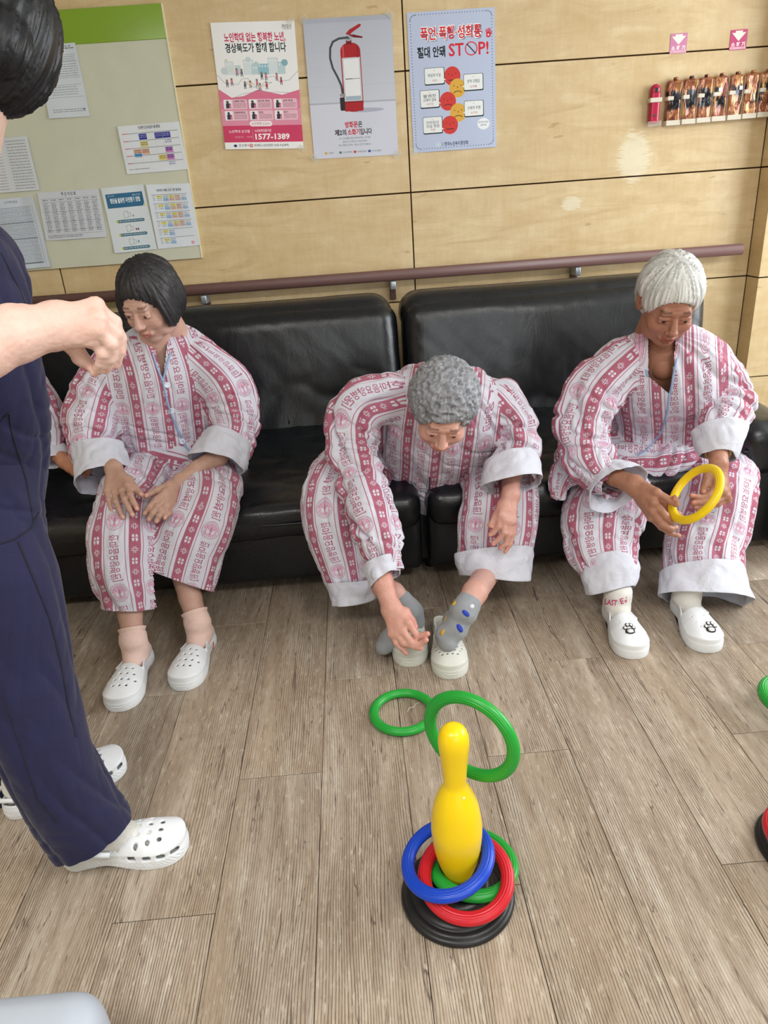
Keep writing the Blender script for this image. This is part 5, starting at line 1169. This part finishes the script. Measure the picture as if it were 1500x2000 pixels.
LAr = Limb([(378, 915, 2.50, 70), (408, 940, 2.30, 64), (402, 985, 2.12, 68), (378, 1050, 2.05, 76), (360, 1105, 2.01, 74), (350, 1150, 1.98, 70), (343, 1195, 1.96, 64)], ratio=.8, bends=(.45, .2), seed=51, uoff=.02, amp=.8)
trA, vqAt = garment('pyjama_trousers', [LAl, LAr], M['pyjama'], pa, amp=.9, cuts=[hem_cut(0, (205, 1190), (300, 1192), 1.87, (240, 1120, 1.95), (256, 1190, 1.91)), hem_cut(1, (285, 1112), (420, 1160), 1.93, (365, 1080, 2.03), (350, 1150, 1.98))])
cuff('cuff', [((138, 880), (238, 862), 2.275, .8), ((146, 905), (243, 878), 2.25, .85), ((152, 935), (246, 894), 2.225, .9), ((157, 964), (246, 908), 2.20, .95)], M['cuff'], pa, seed=1)
cuff('cuff', [((394, 844), (488, 872), 2.31, .75), ((388, 858), (490, 890), 2.28, .8), ((376, 874), (486, 908), 2.25, .8), ((366, 890), (476, 920), 2.23, .8)], M['cuff'], pa, seed=2)
bA = Mesh(); bodycore(bA, [TA, SAl, SAr, LAl, LAr], SK_A)
hcA = P(292, 588, 2.36); RA = add_head(bA, hcA, (-.30, -.78, -.42), (-.1, -.35, 1), SK_A, 1.0)
skin_chain(bA, [hcA+np.array((0, .03, -.07)), P(305, 690, 2.43), P(314, 730, 2.42)], [.050, .056, .050], SK_A)
hand(bA, (222, 915, 2.16), [(250, 950, 2.05), (239, 960, 2.045), (224, 964, 2.05), (210, 960, 2.06)], [(268, 994, 1.985), (259, 1006, 1.975), (241, 1011, 1.975), (222, 1005, 1.99)], [(252, 938, 2.09), (264, 954, 2.05), (277, 967, 2.02)], (-.1, -.6, .75), arm=[(205, 885, 2.25), (190, 850, 2.34)], bends=(.013, .015, .014, .011), col=(196, 164, 146), scale=.98)
hand(bA, (352, 942, 2.13), [(322, 962, 2.04), (322, 976, 2.025), (326, 990, 2.02), (336, 1000, 2.03)], [(283, 1003, 1.985), (291, 1014, 1.975), (306, 1018, 1.975), (322, 1012, 1.985)], [(330, 948, 2.08), (308, 958, 2.05), (285, 969, 2.03)], (.25, -.6, .75), arm=[(385, 916, 2.18), (425, 892, 2.25), (448, 862, 2.32)], bends=(.012, .013, .012, .010), col=(196, 164, 146), scale=.98)
for toe, heel, leg, fr_ in (((232, 1391), (293, 1262), LAl, .74), ((356, 1350), (410, 1240), LAr, .68)):
    c_, fr, an, d_, s_, vs = worn_foot(pa, bA, toe, heel, 'slip', leg, fr_, (206, 172, 156), M['sockpink'])
    lathe('sock_frill', [(.033, -.008), (.0365, .0), (.0395, .007), (.0415, .012), (.0395, .013), (.034, .004)], M['sockpink'], s_, 48, an+d_*.024, d_)
    if toe[0] > 300:
        b0, r0, d0, L0 = fr; Vc, Qc = _cm[('slip', .272)]; Wc = b0+Vc[:, :1]*r0+Vc[:, 1:2]*d0+Vc[:, 2:3]*np.array((0, 0, 1)); _, hc_ = caster((Wc, Qc))
        blob('side_label', c_, hc_, 416, 1260, .024, .009, M['red'], .95, .0008, 4); surf_text('side_label_print', c_, hc_, 412, 1268, 4, 'BIO', M['white'], -1.0, 14, .002)
bA.make('body', M['skin'], pa)
hair('hair', pa, hcA, RA, (52, 51, 54), 1.02, 'bob', 3)
hA, hnA = caster(vqA)
hAb = hA
surf_line('piping', hA, [(298, 690), (306, 716), (318, 745), (325, 716), (333, 690)], .0034, M['piping'], shA)
surf_line('piping', hA, [(318, 745), (328, 790), (345, 835), (362, 872), (388, 905)], .0040, M['piping'], shA)
for b_ in ((326, 752), (336, 802), (356, 862)): button(shA, hnA, *b_, .0095)

# ------------------------------------------------------------------ middle sitter, bending forward
SK_B = (214, 172, 156)
pb = empty('person', P(860, 950, 2.5)*np.array((1, 1, 0)), 'grey-haired person in striped pyjamas bending far forward in the middle of the sofa', 'person')
TB = Limb([(848, 985, 2.46, 108, .7), (850, 930, 2.42, 122, .75), (858, 875, 2.35, 132, .75), (863, 832, 2.27, 138, .75), (868, 795, 2.19, 126, .72), (872, 768, 2.13, 92, .7)], bends=(.12, .35, .8), seed=61, uoff=.2, amp=1.0, skew=.3, planar=True)
SBl = Limb([(760, 775, 2.14, 50), (700, 800, 2.13, 56), (688, 860, 2.10, 54), (702, 930, 2.03, 50), (724, 1000, 1.94, 54), (740, 1060, 1.87, 44), (750, 1105, 1.82, 33), (757, 1140, 1.79, 28)], ratio=.9, bends=(.3, .5, .8), seed=71, uoff=.4, amp=1.1)
SBr = Limb([(975, 780, 2.14, 46), (1010, 825, 2.12, 38), (1014, 875, 2.08, 42), (1002, 915, 2.03, 48), (1000, 945, 1.99, 50)], ratio=.85, bends=(.4, .7), seed=81, uoff=.1)
shB, vqB = garment('pyjama_shirt', [TB, SBl, SBr], M['pyjama'], pb, amp=1.0, cuts=[(1, P(751, 1120, 1.81), nrm(P(757, 1140, 1.79)-P(742, 1070, 1.86))), (2, P(1001, 935, 2.0), nrm(P(1000, 945, 1.99)-P(1003, 905, 2.04))), (0, P(848, 990, 2.45), nrm(P(848, 992, 2.46)-P(850, 940, 2.42)))])
LBl = Limb([(770, 935, 2.48, 74), (705, 925, 2.30, 72), (664, 955, 2.14, 70), (662, 1020, 2.07, 70), (676, 1090, 2.02, 60), (688, 1150, 1.98, 48), (694, 1200, 1.96, 44)], ratio=.85, bends=(.4,), seed=91, uoff=.3, amp=.7)
LBr = Limb([(930, 945, 2.48, 74), (965, 930, 2.30, 74), (975, 965, 2.13, 78), (972, 1020, 2.07, 80), (966, 1075, 2.03, 73), (962, 1110, 2.00, 70), (960, 1160, 1.97, 66)], ratio=.8, bends=(.4,), seed=101, uoff=.05, amp=.6)
trB, vqBt = garment('pyjama_trousers', [LBl, LBr], M['pyjama'], pb, amp=.9, cuts=[hem_cut(0, (640, 1160), (735, 1158), 1.92, (676, 1090, 2.02), (690, 1160, 1.98)), hem_cut(1, (890, 1100), (1035, 1095), 1.93, (966, 1050, 2.04), (962, 1110, 2.0))])
cuff('cuff', [((708, 1110), (783, 1082), 1.835, .95), ((716, 1132), (782, 1098), 1.815, .95), ((722, 1150), (780, 1114), 1.80, .98)], M['cuff'], pb, seed=3)
cuff('cuff', [((946, 905), (1052, 888), 2.04, .85), ((942, 930), (1058, 910), 2.01, .9), ((939, 955), (1062, 940), 1.98, .9)], M['cuff'], pb, seed=4)
cuff('trouser_cuff', [((634, 1138), (744, 1128), 1.97, .8), ((642, 1160), (744, 1150), 1.955, .8), ((648, 1186), (742, 1168), 1.94, .8)], M['cuff'], pb, seed=5)
cuff('trouser_cuff', [((888, 1082), (1040, 1070), 2.01, .75), ((886, 1102), (1040, 1092), 1.99, .75), ((896, 1124), (1036, 1132), 1.97, .75)], M['cuff'], pb, seed=6)
bB = Mesh(); bodycore(bB, [TB, SBl, SBr, LBl, LBr], SK_B)
hcB = P(866, 800, 1.90); RB = add_head(bB, hcB, (-.14, -.74, -.66), (.05, -.62, .75), SK_B, 1.0)
skin_chain(bB, [hcB+(np.array((0, -.03, -.05)))@RB, P(870, 800, 2.10)], [.052, .058], SK_B)
hand(bB, (765, 1190, 1.745), [(798, 1217, 1.70), (786, 1232, 1.69), (776, 1240, 1.69), (766, 1238, 1.70)], [[(815, 1243, 1.68), (826, 1241, 1.675), (835, 1238, 1.67)], [(803, 1255, 1.665), (820, 1259, 1.66), (832, 1250, 1.655)], [(788, 1256, 1.67), (806, 1262, 1.66), (821, 1266, 1.655)], [(774, 1256, 1.68), (784, 1266, 1.67), (793, 1276, 1.665)]],
     [(792, 1196, 1.735), (803, 1212, 1.72), (811, 1226, 1.71)], (-.75, -.35, .1), arm=[(748, 1140, 1.79), (735, 1080, 1.86)], col=(212, 166, 150), wr=.027, scale=1.05, nails=False)
hand(bB, (998, 965, 1.96), [(978, 1006, 1.91), (985, 1016, 1.905), (993, 1020, 1.905), (1001, 1018, 1.91)], [[(974, 1028, 1.90), (964, 1040, 1.90), (957, 1044, 1.90)], [(985, 1040, 1.89), (974, 1054, 1.89), (963, 1062, 1.89)], [(995, 1044, 1.89), (988, 1062, 1.885), (977, 1070, 1.885)], [(1003, 1040, 1.90), (997, 1062, 1.89), (987, 1078, 1.885)]],
     [(981, 985, 1.94), (969, 1008, 1.92), (957, 1026, 1.91)], (.75, -.45, .1), arm=[(1000, 925, 2.02), (1010, 880, 2.07)], col=(204, 160, 146), wr=.025)
hair('hair', pb, hcB, RB, (150, 152, 158), 1.03, 'perm', 5)
# clogs half under the feet: pushed down, they are things of their own
c1, f1 = clog(None, (800, 1303), (808, 1200), 'many', 'clogold'); tag(c1, 'worn white clog under the middle sitter, the left one beside the hanging hand', 'clog', 'clogs under the middle sitter')
c2, f2 = clog(None, (882, 1327), (868, 1225), 'many', 'clogold'); tag(c2, 'worn white clog with a grey sock resting on its top', 'clog', 'clogs under the middle sitter')
aRb = PZ(905, 1195, .16); toeR = on_clog(f2, .004, .70, .093); mid = (aRb+toeR)/2+np.array((0, 0, -.012))
skin_chain(bB, [P(975, 1050, 2.08), P(958, 1110, 2.03), P(928, 1156, aRb[1]+.055), aRb], [.048, .041, .036, .034], (212, 172, 158))
aLb = PZ(801, 1196, .10); dlb = nrm(np.array((-.045, .02, .06))); skin_chain(bB, [P(690, 1040, 2.08), P(706, 1120, 2.03), aLb+np.array((-.045, .02, .06)), aLb], [.055, .044, .033, .032], (212, 172, 158))
bB.make('body', M['skin'], pb)
dsh = nrm(P(928, 1156, aRb[1]+.055)-aRb)
sR, vR = sock('sock', pb, [aRb+dsh*.035, aRb, aRb-np.array((.022, -.03, .05)), mid+np.array((0, -.005, 0)), toeR, toeR+np.array((.0, -.02, -.012))], [.037, .038, .033, .034, .033, .026], M['sockgrey'], top=(aRb+dsh*.045, dsh), seed=6, sh=0)
sL, vL = sock('sock', pb, [aLb+dlb*.045, aLb, aLb-np.array((-.004, .0, .03)), PZ(788, 1222, .065), PZ(762, 1250, .050), PZ(750, 1263, .042)], [.037, .037, .036, .034, .031, .025], M['sockgrey'], seed=7, sh=0)
hS, hnS = caster(vR)
for px, py, w, h_, m_, ro in ((886, 1178, .018, .014, 'dotyellow', 0), (910, 1198, .013, .024, 'dotblue', .7), (922, 1184, .015, .012, 'dotwhite', 0), (869, 1209, .014, .023, 'dotyellow', -.6), (898, 1227, .014, .026, 'dotblue', .4), (864, 1235, .010, .020, 'dotyellow', -.3)): blob('sock_dot', sR, hnS, px, py, w, h_, M[m_], ro)
hB, hnB = caster(vqB); surf_line('placket_edge', hB, [(839, 932), (838, 985)], .0022, M['navy'], shB)

# ------------------------------------------------------------------ right sitter with the yellow ring
SK_C = (168, 122, 100)
pc = empty('person', P(1300, 900, 2.5)*np.array((1, 1, 0)), 'white-haired tanned person in pink striped pyjamas holding a yellow ring, right on the sofa', 'person')
TC = Limb([(1300, 915, 2.50, 118, .75), (1300, 850, 2.42, 112, .75), (1300, 790, 2.32, 118, .72), (1298, 735, 2.22, 126, .68), (1297, 700, 2.16, 104, .65), (1297, 684, 2.14, 82, .6)], bends=(.2, .5), seed=111, uoff=.40, amp=.95, skew=-.2, planar=True)
SCl = Limb([(1218, 705, 2.16, 48), (1168, 760, 2.15, 58), (1145, 830, 2.12, 60), (1150, 895, 2.06, 54), (1180, 935, 1.98, 42), (1212, 950, 1.92, 36)], ratio=.85, bends=(.4, .65), seed=121, uoff=.2, amp=1.1)
SCr = Limb([(1380, 705, 2.16, 48), (1418, 750, 2.15, 44), (1420, 800, 2.11, 46), (1405, 840, 2.05, 44), (1400, 872, 2.0, 40)], ratio=.85, bends=(.4, .7), seed=131, uoff=.6, amp=1.1)
HEMC = Limb([(1200, 900, 2.36, 62, .8), (1130, 898, 2.22, 46, .6), (1098, 935, 2.13, 32, .5), (1090, 972, 2.10, 20, .5)], seed=135, bends=(.5,), uoff=.5)
LAPC = Limb([(1205, 905, 2.26, 38), (1262, 908, 2.23, 40), (1315, 902, 2.23, 42), (1362, 892, 2.26, 38)], seed=137, bends=(.3, .6), uoff=.2)
shC, vqC = garment('pyjama_shirt', [TC, SCl, SCr, HEMC, LAPC], M['pyjama'], pc, amp=1.0, vneck=[(1266, 600), (1266, 735), (1307, 769), (1314, 733), (1326, 600)], cuts=[(1, P(1200, 945, 1.94), nrm(P(1212, 950, 1.92)-P(1175, 930, 1.99))), (2, P(1401, 862, 2.02), nrm(P(1400, 872, 2.0)-P(1405, 840, 2.05)))])
LCl = Limb([(1255, 930, 2.46, 76), (1205, 940, 2.28, 74), (1186, 985, 2.12, 78), (1178, 1035, 2.04, 76), (1182, 1085, 1.97, 66), (1193, 1125, 1.92, 54), (1198, 1170, 1.89, 48)], ratio=.85, bends=(.4, .7), seed=141, uoff=.3, amp=.9)
LCr = Limb([(1350, 930, 2.46, 76), (1392, 930, 2.28, 76), (1395, 970, 2.12, 76), (1384, 1030, 2.05, 76), (1372, 1090, 1.98, 74), (1376, 1140, 1.92, 74), (1380, 1190, 1.88, 72)], ratio=.8, bends=(.4,), seed=151, uoff=.55, amp=.7)
trC, vqCt = garment('pyjama_trousers', [LCl, LCr], M['pyjama'], pc, amp=.9, cuts=[hem_cut(0, (1140, 1125), (1245, 1110), 1.90, (1182, 1085, 1.99), (1195, 1130, 1.95)), hem_cut(1, (1300, 1150), (1450, 1150), 1.90, (1372, 1100, 2.0), (1377, 1150, 1.96))])
cuff('cuff', [((1148, 955), (1215, 900), 2.0, .8), ((1158, 975), (1240, 905), 1.965, .85), ((1152, 992), (1264, 920), 1.93, .85)], M['cuff'], pc, seed=7)
cuff('cuff', [((1352, 838), (1458, 838), 2.05, .85), ((1358, 862), (1454, 860), 2.02, .88), ((1370, 884), (1436, 898), 1.99, .9)], M['cuff'], pc, seed=8)
cuff('trouser_cuff', [((1136, 1096), (1246, 1084), 1.95, .8), ((1136, 1125), (1250, 1112), 1.915, .84), ((1146, 1162), (1242, 1146), 1.885, .84)], M['cuff'], pc, seed=9)
cuff('trouser_cuff', [((1296, 1110), (1450, 1112), 1.935, .78), ((1296, 1138), (1456, 1142), 1.90, .80), ((1294, 1160), (1462, 1184), 1.865, .80)], M['cuff'], pc, seed=10, wav=.004)
bC = Mesh(); bodycore(bC, [TC, SCl, SCr, LCl, LCr], SK_C)
hcC = P(1306, 590, 2.07); RC = add_head(bC, hcC, (-.12, -.80, -.50), (0, -.45, 1), SK_C, 1.0)
skin_chain(bC, [hcC+(np.array((0, -.03, -.07)))@RC, P(1300, 715, 2.16)], [.054, .060], SK_C)
hand(bC, (1238, 948, 1.895), [(1283, 962, 1.825), (1278, 982, 1.815), (1274, 998, 1.815), (1272, 1010, 1.825)], [[(1310, 978, 1.80), (1320, 984, 1.795), (1318, 972, 1.79)], [(1300, 1008, 1.80), (1312, 1018, 1.80), (1316, 1010, 1.81)], [(1294, 1024, 1.80), (1310, 1034, 1.80), (1320, 1030, 1.81)], [(1292, 1030, 1.815), (1310, 1042, 1.81), (1326, 1046, 1.81)]],
     [(1266, 958, 1.875), (1290, 978, 1.86), (1312, 1000, 1.85), (1326, 1004, 1.845)], (-.45, -.75, .35), arm=[(1200, 930, 1.96), (1160, 890, 2.06)], col=(172, 128, 104), wr=.027, scale=1.08)
hand(bC, (1404, 905, 1.945), [(1398, 952, 1.90), (1410, 960, 1.895), (1417, 968, 1.90), (1420, 975, 1.91)], [[(1385, 968, 1.885), (1370, 972, 1.885), (1350, 968, 1.885)], [(1392, 972, 1.88), (1374, 980, 1.88), (1354, 982, 1.88)], [(1398, 980, 1.885), (1378, 988, 1.885), (1358, 990, 1.885)], [(1402, 985, 1.895), (1384, 992, 1.89), (1362, 994, 1.89)]],
     [(1385, 925, 1.93), (1378, 945, 1.915), (1372, 960, 1.905)], (.6, -.55, .4), arm=[(1402, 880, 1.99), (1405, 840, 2.05)], col=(174, 130, 106), wr=.026, scale=1.05)
for toe, heel, leg, fr_, paw in (((1240, 1288), (1188, 1180), LCl, .68, (1229, 1228)), ((1386, 1276), (1320, 1172), LCr, .60, (1387, 1225))):
    c_, fr, an, d_, s_, vs = worn_foot(pc, bC, toe, heel, 'loafer', leg, fr_, (206, 168, 152), M['sockwhite'], .038, .036, 3); b0, r0, d0, L0 = fr
    sole = np.array([b0+r0*x*.97+d0*(y*L0)+np.array((0, 0, .002)) for x, y in [(.047*math.sin(a)*(.9-.1*math.cos(a)), .5-.5*math.cos(a)) for a in np.linspace(0, 2*np.pi, 48, endpoint=False)]]); mk('black_sole', sole, [tuple(range(48))], M['rubberfoot'], c_, False)
    Vc, Qc = _cm[('loafer', .272)]; Wc = b0+Vc[:, :1]*r0+Vc[:, 1:2]*d0+Vc[:, 2:3]*np.array((0, 0, 1)); _, hc_ = caster((Wc, Qc)); px, py = paw
    for dx, dy, w, h_ in ((2, 5, .021, .017), (-8, -1, .009, .011), (-4, -7, .009, .012), (3, -7, .009, .012), (8, -2, .009, .011)):
        blob('paw_charm_outline', c_, hc_, px+dx, py+dy, w*1.3, h_*1.3, M['blackrubber'], 0, .0022); blob('paw_charm', c_, hc_, px+dx, py+dy, w*.86, h_*.86, M['white'], 0, .0032)
    if px < 1300: _, hs_ = caster(vs); surf_text('sock_lettering', s_, hs_, 1181, 1180, 11, 'LAST', M['magenta'], .12, 24); surf_text('sock_lettering', s_, hs_, 1213, 1180, 11, 'EV', M['magenta'], -.30, 15)
# bare chest in the open neckline
hC, hnC = caster(vqC)
nk = P(1300, 712, 2.13); q0 = hC(1305, 742, .0); q1 = hC(1308, 760, .0)
if q0 is not None and q1 is not None: skin_chain(bC, [nk+np.array((0, .01, 0)), q0+np.array((0, .052, 0)), q1+np.array((0, .050, .0))], [.052, .046, .040], SK_C)
bC.make('body', M['skin'], pc)
hair('hair', pc, hcC, RC, (222, 222, 218), 1.02, 'short', 7)
surf_line('piping', hC, [(1262, 722), (1265, 734), (1290, 752), (1308, 768), (1304, 800), (1292, 845), (1262, 880), (1246, 890)], .0034, M['piping'], shC)
surf_line('piping', hC, [(1322, 700), (1315, 733), (1310, 768)], .0034, M['piping'], shC)
# wrist chain
ring_pts = []; wc_, up_ = P(1402, 884, 1.985), nrm(P(1404, 905, 1.945)-P(1402, 880, 1.99)); e1 = nrm(np.cross(up_, (0, 1, 0))); e2 = np.cross(up_, e1)
bracelet = tube('bracelet', [wc_+(e1*math.cos(t)+e2*math.sin(t))*.033 for t in np.linspace(0, 2*np.pi, 40, endpoint=False)], .0042, M['gold'], pc, 8, True)
for t in np.linspace(0, 2*np.pi, 22, endpoint=False): q_ = wc_+(e1*math.cos(t)+e2*math.sin(t))*.0345; box('link', q_-.0036, q_+.0036, M['gold'], bracelet, .0012)
ring(1358, 965, 59*59, 67*67, -1900, 'yellow', 'yellow ring held in the tanned hands of the right sitter', Rr=.0815, tr=.0125, depth=1.98)

# ------------------------------------------------------------------ standing carer
SK_S = (232, 204, 190)
ps = empty('person', np.array((-.72, 1.2, 0)), 'standing person in navy uniform and white clogs reaching out a bare forearm', 'person')
TS = Limb([(-52, 960, 1.31, 132, .8), (-46, 860, 1.30, 134, .8), (-52, 760, 1.29, 136, .8), (-62, 660, 1.29, 132, .75), (-82, 560, 1.29, 122, .7), (-98, 480, 1.29, 98, .65), (-105, 435, 1.29, 50, .7)], ratio=.8, bends=(.3,), seed=161, amp=.6, skew=.2)
SSr = Limb([(-150, 480, 1.25, 70), (-190, 560, 1.20, 75), (-210, 640, 1.14, 72)], ratio=.9, seed=165, bends=(.5,))
SSl = Limb([(-50, 480, 1.33, 62), (-10, 520, 1.36, 60), (5, 580, 1.38, 54)], ratio=.8, seed=167, bends=(.5,))
shS, vqS = garment('uniform_top', [TS, SSr, SSl], M['navy'], ps, h=.009, uvs=False, amp=.8)
LS1 = Limb([(-52, 900, 1.29, 128, .8), (-26, 1010, 1.26, 104), (8, 1130, 1.22, 100), (32, 1260, 1.19, 99), (58, 1380, 1.16, 94), (92, 1480, 1.14, 86), (135, 1560, 1.135, 82), (180, 1625, 1.13, 80), (228, 1690, 1.13, 74)], ratio=.9, bends=(.86, .12), seed=171, amp=.42, skew=.3)
LS2 = Limb([(-60, 940, 1.33, 120, .8), (-90, 1100, 1.42, 90), (-70, 1300, 1.42, 84), (-40, 1440, 1.40, 76), (10, 1540, 1.37, 60)], ratio=.9, bends=(.8,), seed=181, amp=.8)
trS, vqSt = garment('uniform_trousers', [LS1, LS2], M['navy'], ps, h=.009, uvs=False, amp=.85, cuts=[hem_cut(0, (104, 1668), (280, 1618), 1.10, (135, 1560, 1.135), (190, 1640, 1.13))])
bS = Mesh(); bodycore(bS, [TS, SSr, SSl, LS1, LS2], SK_S, .8, .016)
hcS = P(-40, 116, 1.27); RS = add_head(bS, hcS, (-.62, .75, -.10), (.80, .05, 1), SK_S, .98)
skin_chain(bS, [hcS+(np.array((0, -.03, -.07)))@RS, P(-95, 400, 1.29), P(-100, 470, 1.29)], [.052, .055, .06], SK_S, .006)
hand(bS, (108, 636, 1.10), [(188, 598, 1.12), (192, 622, 1.105), (190, 645, 1.10), (180, 664, 1.105)], [[(224, 630, 1.13), (236, 660, 1.14), (236, 690, 1.15)], [(226, 652, 1.12), (232, 684, 1.13), (226, 712, 1.14)], [(216, 672, 1.11), (216, 700, 1.12), (206, 722, 1.13)], [(200, 690, 1.11), (196, 712, 1.12), (184, 728, 1.13)]],
     [(140, 672, 1.12), (156, 698, 1.13), (178, 716, 1.14)], (.3, -.6, .7), arm=[(30, 652, 1.07), (-40, 680, 1.04), (-180, 720, 1.03), (-210, 640, 1.14)], col=SK_S, wr=.0315, scale=1.05, armr=[.040, .044, .046, .050])
bS.make('body', M['skin'], ps)
hair('hair', ps, hcS, RS, (24, 26, 30), 1.04, 'tied', 9)
ck1, g1 = clog(ps, (368, 1652), (106, 1682), 'classic', L=.262); ck2, g2 = clog(ps, (246, 1492), (-20, 1606), 'classic', L=.275)
for g in (g1, g2):
    b0, r0, d0, L0 = g; strap = [b0+r0*x+d0*y+np.array((0, 0, z)) for x, y, z in ((-.043, .115, .045), (-.044, .075, .052), (-.038, .03, .058), (-.02, .0, .060), (.0, -.006, .060), (.02, .0, .060), (.038, .03, .058), (.044, .075, .052), (.043, .115, .045))]
    tube('heel_strap', strap, .0055, M['clog'], ck1 if g is g1 else ck2, 8)
    sock('sock', ps, [b0+d0*.06+np.array((0, 0, .17)), b0+d0*.05+np.array((0, 0, .07)), b0+d0*.13+np.array((0, 0, .045)), b0+d0*.19+np.array((0, 0, .035))], [.04, .038, .032, .026], M['sockwhite'], seed=8)
hS_, hnS_ = caster(vqSt, vqS)
surf_line('seam', hS_, [(36, 1058), (62, 1120), (96, 1205), (118, 1290), (134, 1380), (148, 1440)], .0018, M['navyseam'], trS, off=.0004)
surf_line('seam', hS_, [(-10, 1330), (20, 1400), (48, 1480), (72, 1560), (112, 1606)], .0014, M['navyseam'], trS, off=.0004)
surf_line('pocket_edge', hS_, [(2, 822), (18, 806), (22, 840), (34, 880), (50, 932), (60, 985), (66, 1020)], .0016, M['navyseam'], shS, off=.0004)
surf_line('shirt_hem', hS_, [(0, 1062), (30, 1052), (62, 1030), (75, 1000)], .0018, M['navyseam'], shS, off=.0004)
surf_line('seam', hS_, [(2, 494), (20, 530), (38, 565), (54, 602)], .0015, M['navyseam'], shS, off=.0004)

# ------------------------------------------------------------------ fourth sitter, hidden behind the carer except for one sleeve
pd = empty('person', P(-20, 920, 2.5)*np.array((1, 1, 0)), 'seated person hidden behind the carer, only one striped pyjama sleeve showing', 'person')
TD = Limb([(-30, 930, 2.5, 105, .72), (-30, 850, 2.5, 108, .7), (-32, 770, 2.5, 112, .66), (-35, 700, 2.5, 80, .65), (-38, 680, 2.5, 45, .8)], seed=191, bends=(.3,), uoff=.3)
SD = Limb([(40, 720, 2.48, 42), (72, 790, 2.46, 42), (92, 840, 2.43, 40), (100, 885, 2.38, 34), (104, 905, 2.36, 30)], ratio=.9, bends=(.6,), seed=193, uoff=.6)
garment('pyjama_shirt', [TD, SD], M['pyjama'], pd, h=.009, cuts=[(1, P(101, 893, 2.37), nrm(P(104, 905, 2.36)-P(98, 870, 2.40)))])
LD1 = Limb([(-60, 930, 2.48, 72), (-95, 960, 2.2, 70), (-100, 1060, 2.08, 68), (-95, 1200, 1.98, 50)], seed=195, bends=(.4,)); LD2 = Limb([(0, 930, 2.48, 70), (-5, 960, 2.2, 66), (-12, 1060, 2.10, 62), (-10, 1190, 2.0, 46)], seed=197, bends=(.4,))
garment('pyjama_trousers', [LD1, LD2], M['pyjama'], pd, h=.010, div=False)
cuff('cuff', [((66, 878), (128, 862), 2.40, .8), ((66, 892), (134, 878), 2.38, .85), ((68, 910), (136, 892), 2.36, .9)], M['cuff'], pd, seed=12)
bD = Mesh(); bodycore(bD, [TD, SD, LD1, LD2], (206, 160, 130)); hcD = P(-45, 600, 2.42); RD = add_head(bD, hcD, (.1, -.85, -.3), (0, 0, 1), (206, 160, 130)); skin_chain(bD, [hcD+np.array((0, .02, -.07)), P(-38, 700, 2.5)], [.05, .055], (206, 160, 130))
hand(bD, (125, 900, 2.33), [(148, 905, 2.29), (150, 912, 2.285), (150, 918, 2.28), (146, 924, 2.28)], [(172, 915, 2.26), (176, 920, 2.255), (172, 926, 2.25), (166, 932, 2.25)], [(136, 898, 2.31), (150, 896, 2.29), (160, 898, 2.28)], (0, -.3, .9), arm=[(104, 880, 2.39)], col=(190, 140, 110))
for q_, k_ in (((-95, 1200, 1.98), 0), ((-10, 1190, 2.0), 1)): skin_chain(bD, [P(*q_)+np.array((0, .03, .03)), P(*q_)*np.array((1, 1, 0))+np.array((0, 0, .05)), P(*q_)*np.array((1, 1, 0))+np.array((0, -.14, .035))], [.034, .034, .03], (206, 160, 130))
bD.make('body', M['skin'], pd); hair('hair', pd, hcD, RD, (120, 120, 124), 1.02, 'short', 12)
